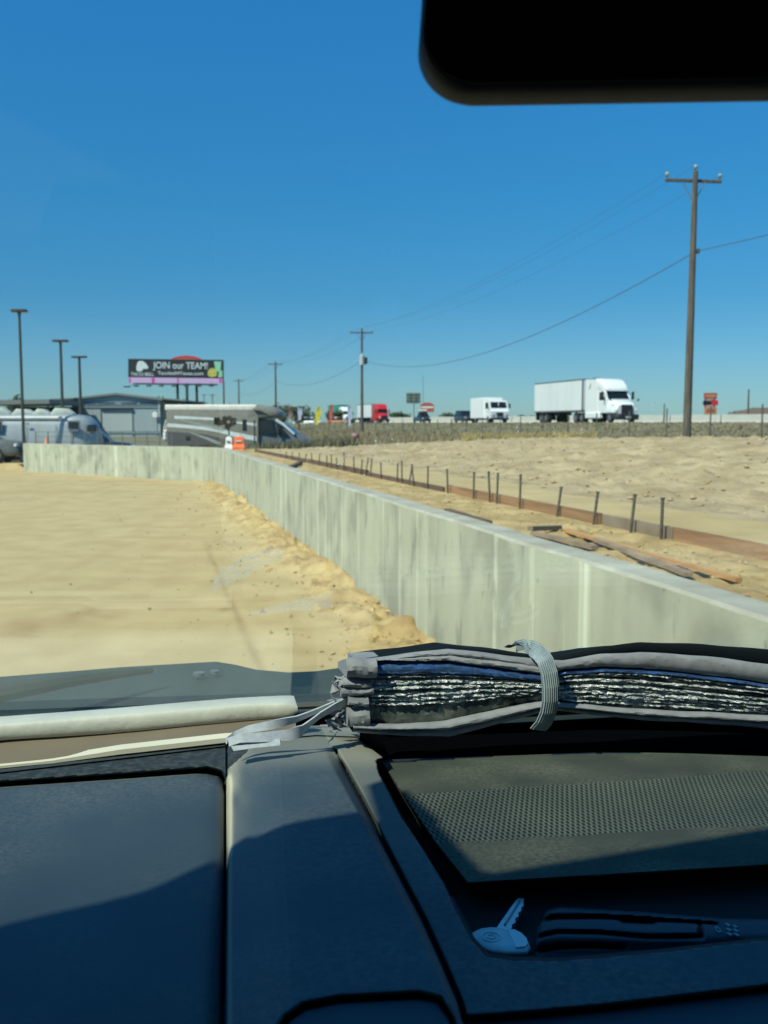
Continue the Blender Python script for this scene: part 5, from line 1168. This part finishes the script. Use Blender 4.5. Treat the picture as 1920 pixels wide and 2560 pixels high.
M_BLKP = mat('cowl_plastic', (.014, .028, .024), .6, col2=(.010, .021, .018), scale=30, bump=.2, bscale=300, bdist=.001)
b = MB(); b.box(tuple(van(.1, 1.16, -.56)), (2.3, .03, .40), RZ); b.build('firewall', mat('recess_shade_black', (.002, .0025, .003), 1.0, spec=0.0), vn, smooth=0)
M_VOID = mat('recess_shade_black', (.002, .0025, .003), 1.0, spec=0.0)
# deck between dashboard and glass
b = MB(); b.box(tuple(van(.1, .99, -.47)), (2.3, .34, .03), RZ); b.build('recess_shade_deck', M_VOID, dobj, smooth=0)
# outside: cowl under the glass, then the nose sloping down
far = [(-500,1745),(-200,1712),(0,1692),(180,1678),(300,1668),(470,1658),(540,1654),(590,1662),(640,1674),(720,1681),(790,1678),(860,1668),(1000,1655),(1400,1640),(1920,1630),(2500,1620)]
fp_ = [onc(px, py, -.36) for px, py in far]; nr_ = [CAM + RT*((p-CAM).dot(RT)) + UF*1.13 + Vector((0,0,-.375)) for p in fp_]
b = MB(); k_ = len(fp_); b.grid(np.array([[tuple(p) for p in nr_], [tuple((a_+c_)/2 + Vector((0,0,.004))) for a_, c_ in zip(nr_, fp_)], [tuple(p) for p in fp_], [tuple(p + UF*.012 + Vector((0,0,-.03))) for p in fp_], [tuple(p + UF*.35 + Vector((0,0,-.40))) for p in fp_], [tuple(p + UF*.45 + Vector((0,0,-.95))) for p in fp_]])); b.build('cowl', M_BLKP, vn, smooth=40)
M_HOLE = mat('cowl_screw', (.16, .19, .18), .4, .5); b = MB()
for px, py, r_ in ((497,1681,.0085),(537,1676,.006)): 
    p = onc(px, py, -.352); b.tube([p, p + Vector((0,0,-.004))], r_, 16)
b.build('cowl_screw', M_HOLE, vn)
b = MB(); p = [onc(-60,1745,-.33), onc(60,1722,-.325), onc(180,1700,-.325), onc(300,1683,-.33), onc(380,1676,-.335)]; b.tube(p, [.012,.011,.009,.007,.004], 8); b.build('wiper_arm', M_BLKP, vn)
# rubber seal along the inner foot of the glass
M_SEAL = mat('glass_seal', (.10, .10, .08), .7)
b = MB(); b.tube([van(-1.0+.2*k, WB-.012, WC+.012) for k in range(12)], .004, 6); b.build('glass_seal', M_SEAL, vn)

# ---------------------------------------------------------------- rear view mirror
M_MIR = mat('mirror_shell', (.006, .006, .007), .6, spec=.2); M_MGL = mat('mirror_face', (.004, .004, .005), .35, spec=.15)
YMr = .33
def mir(px, py, dy): p = at(px, py, YMr); return Vector((p.x, YMr + dy, p.z))
x0, x1_, ytop, ybot = 1049, 2600, -300, 228; rr = 132
outl = []
for cxx, cyy, a0 in ((x0+rr, ybot-rr, 180), (x1_-rr, ybot-rr-22, 90), (x1_-rr, ytop+rr, 0), (x0+rr+18, ytop+rr, -90)):
    for j in range(11):
        an = R(a0 - 9*j); outl.append((cxx + rr*math.cos(an), cyy + rr*math.sin(an)))
cm = ((x0+x1_)/2, (ytop+ybot)/2)
def ringm(k, dy): return [mir(cm[0]+(x-cm[0])*(1-k*.03), cm[1]+(y-cm[1])*(1-k*.085), dy) for x, y in outl]
mo = MB().rings([ringm(.35,-.002), ringm(.08,0), ringm(0,.004), ringm(0,.014), ringm(1.2,.026), ringm(3.5,.036)]).build('rearview_mirror', M_MIR, vn, smooth=50)
MB().rings([ringm(.5,-.0035), ringm(.5,-.0015)]).build('mirror_glass', M_MGL, mo, smooth=30)
pm = mir(1850, 0, .03); b = MB(); b.tube([pm, pm + Vector((0,.02,.03)), pm + Vector((.0,.06,.09))], .009, 8); b.build('mirror_stem', M_MIR, mo)

# glare reflections in the windshield, painted as pale patches on the glass
sm = bpy.data.materials.new('glass_glare'); sm.use_nodes = True; n3 = sm.node_tree; n3.nodes.clear()
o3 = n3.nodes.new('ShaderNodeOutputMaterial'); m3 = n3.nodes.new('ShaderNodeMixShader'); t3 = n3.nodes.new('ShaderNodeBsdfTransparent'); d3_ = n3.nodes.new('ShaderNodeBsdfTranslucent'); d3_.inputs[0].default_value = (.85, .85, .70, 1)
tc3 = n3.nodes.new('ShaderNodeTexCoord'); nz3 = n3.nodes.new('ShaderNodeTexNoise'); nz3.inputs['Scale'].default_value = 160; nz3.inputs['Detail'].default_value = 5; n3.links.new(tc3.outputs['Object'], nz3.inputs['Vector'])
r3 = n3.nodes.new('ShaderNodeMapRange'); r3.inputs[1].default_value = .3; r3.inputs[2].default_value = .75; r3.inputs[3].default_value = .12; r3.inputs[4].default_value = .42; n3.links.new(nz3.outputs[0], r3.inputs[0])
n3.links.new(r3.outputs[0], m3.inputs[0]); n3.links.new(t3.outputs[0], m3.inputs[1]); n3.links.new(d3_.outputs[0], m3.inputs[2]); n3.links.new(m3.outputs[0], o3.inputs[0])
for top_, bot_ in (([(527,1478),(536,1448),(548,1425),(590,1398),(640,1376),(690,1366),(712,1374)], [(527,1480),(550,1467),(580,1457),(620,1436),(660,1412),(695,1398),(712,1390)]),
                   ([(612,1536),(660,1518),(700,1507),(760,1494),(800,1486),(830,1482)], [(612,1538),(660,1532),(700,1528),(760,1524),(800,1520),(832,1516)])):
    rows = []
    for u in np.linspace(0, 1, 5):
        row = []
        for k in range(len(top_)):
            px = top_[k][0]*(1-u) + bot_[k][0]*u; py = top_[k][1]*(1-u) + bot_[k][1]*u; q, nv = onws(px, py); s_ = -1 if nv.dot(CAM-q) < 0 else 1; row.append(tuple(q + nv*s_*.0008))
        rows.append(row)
    MB().grid(np.array(rows)).build('glare_streak', sm, vn, smooth=0)
# ================================================================ FOLDED FOIL SUNSHADE ON THE DASHBOARD
M_FAB = mat('grey_fabric_binding', (.30, .31, .32), .9, col2=(.23, .24, .25), scale=60, bump=.4, bscale=900, bdist=.0008)
M_BKF = mat('black_fabric', (.006, .010, .012), .9, spec=.15, bump=.3, bscale=500, bdist=.0008)
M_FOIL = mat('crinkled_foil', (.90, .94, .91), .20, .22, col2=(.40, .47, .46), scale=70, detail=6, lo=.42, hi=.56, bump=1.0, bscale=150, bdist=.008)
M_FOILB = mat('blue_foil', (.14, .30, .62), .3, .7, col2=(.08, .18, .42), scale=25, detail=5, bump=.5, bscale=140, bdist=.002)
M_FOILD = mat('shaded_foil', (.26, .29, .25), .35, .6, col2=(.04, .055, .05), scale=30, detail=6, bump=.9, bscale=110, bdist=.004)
M_ELA = mat('grey_elastic', (.33, .40, .42), .85, col2=(.26, .33, .35), scale=90, bump=.4, bscale=700, bdist=.0008)
sh = empty('folded_sunshade', tuple(van(.25, .9, -.33)), 0, 'folded silver foil sunshade with grey fabric edges held by a grey elastic band', 'sunshade')
SL = sh.location.copy()
XK = [850,930,1000,1120,1250,1340,1372,1407,1500,1600,1760,1920,2140]
CV = {'t': [1654,1642,1632,1617,1628,1642,1646,1638,1616,1606,1611,1622,1632],
      'a': [1655,1644,1636,1622,1635,1646,1650,1650,1634,1629,1641,1660,1676],
      'b': [1656,1653,1651,1651,1668,1682,1686,1672,1665,1668,1686,1706,1722],
      'c': [1806,1809,1811,1800,1771,1756,1752,1757,1765,1771,1779,1790,1802],
      'd': [1826,1833,1836,1840,1809,1783,1775,1777,1787,1798,1809,1821,1834]}
BD = .90
def cv(k, x): return float(np.interp(x, XK, CV[k]))
def fold(fy0, fy1, x0, x1, b0, bulge, mat_, name, seed, amp=0.0, dx=7, depth=.06, wig=1.2, par=sh, round_=1.0):
    xs_ = np.arange(x0, x1+dx, dx); rg = []
    for x in xs_:
        y0, y1 = fy0(x), fy1(x); w1 = wig*math.sin(x*.013+seed*1.7) + wig*.6*math.sin(x*.041+seed*3.1)
        p0 = onb(x, y0+w1, b0); p1 = onb(x, y1+w1, b0); h = (p0.z-p1.z)/2; mid = (p0+p1)/2; ring = []
        for j in range(9):
            an = math.pi/2 - math.pi*j/8
            nz = amp*float(fbm(np.array([x*.05+seed*9]), np.array([j*.9+seed]), 3, 5)[0]) if amp else 0
            nz2 = amp*.7*float(fbm(np.array([x*.17+seed*5]), np.array([j*1.3+seed]), 3, 15)[0]) if amp else 0
            ring.append(mid - UF*((bulge+nz+nz2)*math.cos(an)**round_) + Vector((0,0,h*math.sin(an))))
        ring += [mid + UF*depth + Vector((0,0,-h-depth*.1)), mid + UF*depth + Vector((0,0,h-depth*.30))]
        rg.append([v - SL for v in ring])
    return MB().rings(rg).build(name, mat_, par, smooth=(25 if amp else 50))
lerpc = lambda k0, k1, f: (lambda x: cv(k0, x)*(1-f) + cv(k1, x)*f)
XR = 2130
fold(lambda x: cv('t', x), lambda x: cv('a', x)+4, 905, XR, BD+.012, .004, M_BKF, 'back_fabric', 1)
fold(lambda x: cv('a', x), lambda x: (cv('a', x)+cv('b', x))/2+2, 890, 1372, BD+.004, .007, M_FAB, 'top_fabric', 2, amp=.0016)
fold(lambda x: (cv('a', x)+cv('b', x))/2, lambda x: cv('b', x), 890, 1372, BD, .006, M_FAB, 'top_fabric', 3, amp=.0016)
fold(lambda x: cv('a', x), lambda x: cv('b', x), 1372, XR, BD, .006, M_FAB, 'top_fabric', 4, amp=.0009)
# foil folds: fractions between curves b and c, different on the two sides of the band
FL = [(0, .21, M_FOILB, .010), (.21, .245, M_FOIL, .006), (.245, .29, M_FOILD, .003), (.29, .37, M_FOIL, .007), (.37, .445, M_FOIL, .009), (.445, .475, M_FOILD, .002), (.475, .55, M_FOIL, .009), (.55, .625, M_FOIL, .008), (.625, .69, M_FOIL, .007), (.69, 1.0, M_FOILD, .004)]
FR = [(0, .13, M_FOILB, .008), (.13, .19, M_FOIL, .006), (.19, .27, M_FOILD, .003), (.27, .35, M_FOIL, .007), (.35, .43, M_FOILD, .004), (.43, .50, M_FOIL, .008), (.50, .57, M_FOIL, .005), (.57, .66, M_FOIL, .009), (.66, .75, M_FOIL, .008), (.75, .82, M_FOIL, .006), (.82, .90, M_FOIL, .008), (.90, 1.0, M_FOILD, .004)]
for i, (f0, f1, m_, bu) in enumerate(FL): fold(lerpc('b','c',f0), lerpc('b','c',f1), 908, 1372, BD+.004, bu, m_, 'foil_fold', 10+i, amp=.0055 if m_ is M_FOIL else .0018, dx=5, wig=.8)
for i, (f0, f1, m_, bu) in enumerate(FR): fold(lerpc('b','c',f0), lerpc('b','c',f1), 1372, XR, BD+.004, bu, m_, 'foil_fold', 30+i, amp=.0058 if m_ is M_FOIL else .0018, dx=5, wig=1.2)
fold(lambda x: cv('c', x), lambda x: cv('c', x)*.45+cv('d', x)*.55, 880, XR, BD-.006, .008, M_FAB, 'lower_fabric', 51, amp=.001)
fold(lambda x: cv('c', x)*.5+cv('d', x)*.5, lambda x: cv('d', x), 880, XR, BD-.002, .006, M_FAB, 'lower_fabric', 52, amp=.001)
# bound ends on the left, each fold wrapped in cloth
for i, (xa, xb, ya, yb, bo, bu) in enumerate(((864,936,1643,1692,-.004,.012),(856,922,1692,1716,0,.010),(850,926,1712,1738,.002,.012),(868,918,1740,1764,-.003,.012),(866,918,1764,1812,-.004,.011))):
    fold(lambda x, ya=ya: ya + 3*math.sin(x*.09+i), lambda x, yb=yb: yb + 2*math.sin(x*.07+i*2), xa, xb, BD+bo, bu, M_FAB, 'end_binding', 60+i, amp=.002, dx=5, wig=2)
# crumpled gathers at the far left
rs = random.Random(5); b = MB()
for i in range(30):
    px = rs.uniform(838, 872); py = 1690 + i*4.9 + rs.uniform(-6, 6); px -= max(0, (py-1760))*.12
    p = onb(px, py, BD + rs.uniform(-.006, .012)) - SL; L_ = rs.uniform(.006, .012)
    d1 = (RT*rs.uniform(.5,1) + Vector((0,0,rs.uniform(-1,1)))).normalized()*L_; d2 = (UF*rs.uniform(-.6,.6) + Vector((0,0,rs.uniform(-1,1))) - RT*rs.uniform(.2,.8)).normalized()*L_*.8
    q = [p-d1*.5, p+d1*.6, p+d2*.9, p-d1*.4+d2]; nn_ = (q[1]-q[0]).cross(q[2]-q[0]).normalized()*.0008; mid = sum(q, Vector())/4 - UF*.005
    b.add(q + [v+nn_ for v in q] + [mid], [(7,6,5,4),(0,1,8),(1,2,8),(2,3,8),(3,0,8),(0,3,7,4),(0,4,5,1),(1,5,6,2),(2,6,7,3)])
b.build('end_gather', M_FAB, sh, smooth=20)
# elastic band around the middle
def band_pts(): return [(1268,1618,.955),(1280,1612,.94),(1300,1612,.915),(1325,1618,.90),(1346,1630,.888),(1362,1650,.878),(1372,1680,.873),(1376,1715,.871),(1376,1750,.872),(1371,1780,.876),(1360,1806,.884),(1345,1824,.895)]
pts = [onb(x, y, bb_) - SL for x, y, bb_ in band_pts()]
fine = []
for i in range(len(pts)-1):
    for k in range(3): fine.append(pts[i].lerp(pts[i+1], k/3))
fine.append(pts[-1])
wv = []
for i in range(len(fine)):
    t_ = (fine[min(i+1,len(fine)-1)]-fine[max(i-1,0)]).normalized(); s_ = t_.cross(UF); s_ = s_ if s_.length > .2 else RT; w_ = s_.normalized()
    if w_.dot(RT) < 0: w_ = -w_
    wv.append(w_)
bo_ = MB(); WW = .0165
rg = []
for i_, (p, w_) in enumerate(zip(fine, wv)):
    ring = []; WW = .0165*min(1, .45 + i_*.05)
    NR = 16
    for j in range(NR+1):
        u = j/NR - .5; rib = .0009*math.cos(j*math.pi)            # alternating ribs
        ring.append(p + w_*WW*u - UF*(.0012 + rib*(1 if abs(u) < .49 else 0) + .0015*math.cos(u*math.pi)))
    ring += [p + w_*WW*.5 + UF*.0008, p - w_*WW*.5 + UF*.0008]; rg.append(ring)
bo_.rings(rg); bo_.build('elastic_band', M_ELA, sh, smooth=30)
# thin back part of the loop showing above
b = MB(); b.ribbon([onb(1290,1622,.95)-SL, onb(1320,1616,.948)-SL, onb(1350,1624,.945)-SL, onb(1372,1640,.94)-SL], Vector((0,0,.006)), .0015); b.build('band_loop', M_ELA, sh)
# strap with two strands hanging off the left end
def strap(pp, w0, name, tw=None):
    ps = [onb(x, y, b_) - SL for x, y, b_ in pp]; fine = []
    for i in range(len(ps)-1):
        for k in range(4): fine.append(ps[i].lerp(ps[i+1], k/4))
    fine.append(ps[-1]); n = len(fine)
    wv = [(Vector((0,0,1))*(1-.55*abs(math.sin(i/n*3.0))) - UF*.55*math.sin(i/n*5+.5)).normalized()*(w0*(1+.25*math.sin(i/n*4))) for i in range(n)]
    MB().ribbon(fine, wv, .0013).build(name, M_STR, sh, smooth=40)
M_STR = mat('pale_strap', (.52, .57, .60), .8, col2=(.42, .47, .50), scale=200, bump=.5, bscale=1200, bdist=.0006)
strap([(874,1748,.90),(830,1762,.895),(790,1778,.89),(740,1798,.885),(680,1812,.885),(620,1824,.885),(585,1838,.88),(566,1852,.872)], .007, 'strap')
strap([(874,1750,.90),(835,1768,.893),(800,1788,.887),(775,1808,.884),(755,1826,.88),(720,1838,.875),(660,1843,.868),(600,1846,.864),(572,1856,.864)], .009, 'strap')
b = MB(); q = [onb(566,1845,.868), onb(590,1838,.872), onb(640,1842,.872), onb(700,1848,.87), onb(700,1862,.866), onb(640,1868,.862), onb(584,1876,.860)]; q = [v-SL for v in q]
b.add(q + [v - UF*.0015 for v in q], [tuple(range(7)), tuple(reversed(range(7,14)))] + [(i,7+i,7+(i+1)%7,(i+1)%7) for i in range(7)]); b.build('strap_end', M_STR, sh)

# ================================================================ FOLDED WHITE BOARD ON THE LEFT
M_PAP = mat('white_coated_board', (.64, .65, .55), .6, col2=(.54, .56, .47), scale=9, detail=8, bump=.6, bscale=22, bdist=.006)
M_KR = mat('brown_board_inside', (.20, .165, .11), .85, col2=(.17, .14, .095), scale=12); M_CRM = mat('cream_board_edge', (.75, .72, .55), .8)
wb = empty('folded_board', tuple(van(-.35, .92, -.345)), 0, 'folded white board with a rolled top edge and brown inside, lying left of the sunshade', 'board')
WLc = wb.location.copy()
xs_ = np.arange(-420, 745, 12)
def lin(pts): X_, Y_ = zip(*pts); return lambda x: float(np.interp(x, X_, Y_))
top = lin([(-420,1842),(0,1811),(250,1790),(600,1761),(735,1757),(750,1762)]); bot = lin([(-420,1885),(0,1851),(100,1845),(250,1836),(500,1812),(735,1792),(750,1786)])
low = lin([(-420,1960),(0,1918),(130,1905),(300,1880),(560,1851),(745,1840)])
BR = .985
rg = []
for x in xs_:
    p0, p1 = onb(x, top(x), BR), onb(x, bot(x), BR); r_ = (p0.z-p1.z)/2; mid = (p0+p1)/2; wig = .0006*math.sin(x*.011)+.0003*math.sin(x*.031)
    if x > 700: r_ *= max(.35, math.sqrt(max(0, 1-((x-700)/50)**2)))
    ring = [mid + UF*(-r_*.45*math.cos(an)+wig) + Vector((0,0,r_*math.sin(an))) for an in np.linspace(-math.pi/2, math.pi/2, 9)]
    ring += [mid + UF*.05 + Vector((0,0,r_*.2)), mid + UF*.10 + Vector((0,0,-.020)), mid + UF*.10 + Vector((0,0,-.024)), mid + UF*.04 + Vector((0,0,-r_*1.1))]
    rg.append([v - WLc for v in ring])
MB().rings(rg).build('top_sheet', M_PAP, wb, smooth=50)
rg = []
for x in xs_:
    q = onb(x, low(x), .945); p1 = onb(x, bot(x), BR)
    rg.append([v - WLc for v in (q + UF*.002, q + UF*.002 + Vector((0,0,.003)), Vector((q.x,q.y,0)) + UF*.055 + Vector((0,0,p1.z+.001)), Vector((q.x,q.y,0)) + UF*.058 + Vector((0,0,p1.z-.004)), q + UF*.05 + Vector((0,0,-.006)))])
MB().rings(rg).build('inside_sheet', M_KR, wb, smooth=50)
rg = []
for x in np.arange(-420, 600, 12):
    q = onb(x, low(x), .942); th_ = .0012 + .0012*min(1, max(0, (x-100)/200)); rg.append([v - WLc for v in (q + Vector((0,0,-th_)), q + Vector((0,0,th_)), q + UF*.012 + Vector((0,0,th_+.001)), q + UF*.012 + Vector((0,0,-th_)))])
MB().rings(rg).build('lower_edge', M_CRM, wb, smooth=50)

# ================================================================ KEY IN THE TRAY
M_KH = mat('key_head_plastic', (.70, .80, .84), .35, col2=(.58, .70, .76), scale=60); M_KH2 = mat('key_head_white', (.92, .95, .97), .35); M_KB = mat('key_nickel', (.62, .66, .70), .28, .75, col2=(.5, .55, .6), scale=80)
zk = C0 - .0225; kc = onc(1250, 2357, zk); ky = empty('key', tuple(kc), 0, 'key with a pale round head and notched metal blade lying in the dark tray', 'key')
def kq(px, py, dz=0): return onc(px, py, zk) + Vector((0,0,dz)) - kc
hd = [(1176,2350),(1182,2340),(1200,2332),(1225,2329),(1247,2330),(1258,2334),(1285,2336),(1305,2347),(1320,2362),(1326,2378),(1318,2389),(1296,2392),(1262,2392),(1230,2388),(1205,2379),(1188,2366)]
cx0 = sum(x for x, y in hd)/len(hd); cy0 = sum(y for x, y in hd)/len(hd)
def kr(k, dz): return [kq(cx0+(x-cx0)*k, cy0+(y-cy0)*k, dz) for x, y in hd]
MB().rings([kr(.94,.0), kr(1,.001), kr(1,.0026), kr(.92,.0038), kr(.5,.0042)]).build('key_head', M_KH, ky, smooth=50)
h2 = [(1270,2341),(1287,2342),(1304,2351),(1316,2364),(1320,2377),(1312,2385),(1290,2387)]
MB().rings([[kq(x, y, dz) for x, y in h2] for dz in (.0036, .0052)]).build('head_inlay', M_KH2, ky, smooth=30)
bl = [(1236,2339),(1244,2328),(1290,2262),(1296,2257),(1310,2258),(1308,2266),(1309,2276),(1303,2280),(1302,2290),(1295,2294),(1296,2303),(1288,2308),(1289,2318),(1280,2324),(1279,2333),(1268,2342)]
MB().rings([[kq(x, y, dz) for x, y in bl] for dz in (.001, .0036)]).build('key_blade', M_KB, ky, smooth=20)
n9 = 20
for rad, dz in ((.0062, .0043), (.0030, .0046)):
    cq = kq(1228, 2358, dz); MB().rings([[cq + Vector((math.cos(i*2*math.pi/n9)*rr_, math.sin(i*2*math.pi/n9)*rr_, zz_)) for rr_, zz_ in ((rad, 0), (rad, .0004), (rad-.0006, .0004), (rad-.0006, 0))] for i in range(n9)] + [[cq + Vector((rr_, 0, zz_)) for rr_, zz_ in ((rad, 0), (rad, .0004), (rad-.0006, .0004), (rad-.0006, 0))]], True, False).build('head_ring', M_KB, ky, smooth=30)
b = MB(); b.tube([kq(1262,2326,.0037), kq(1299,2266,.0037)], .0009, 6); b.build('blade_groove', M_GALV, ky)
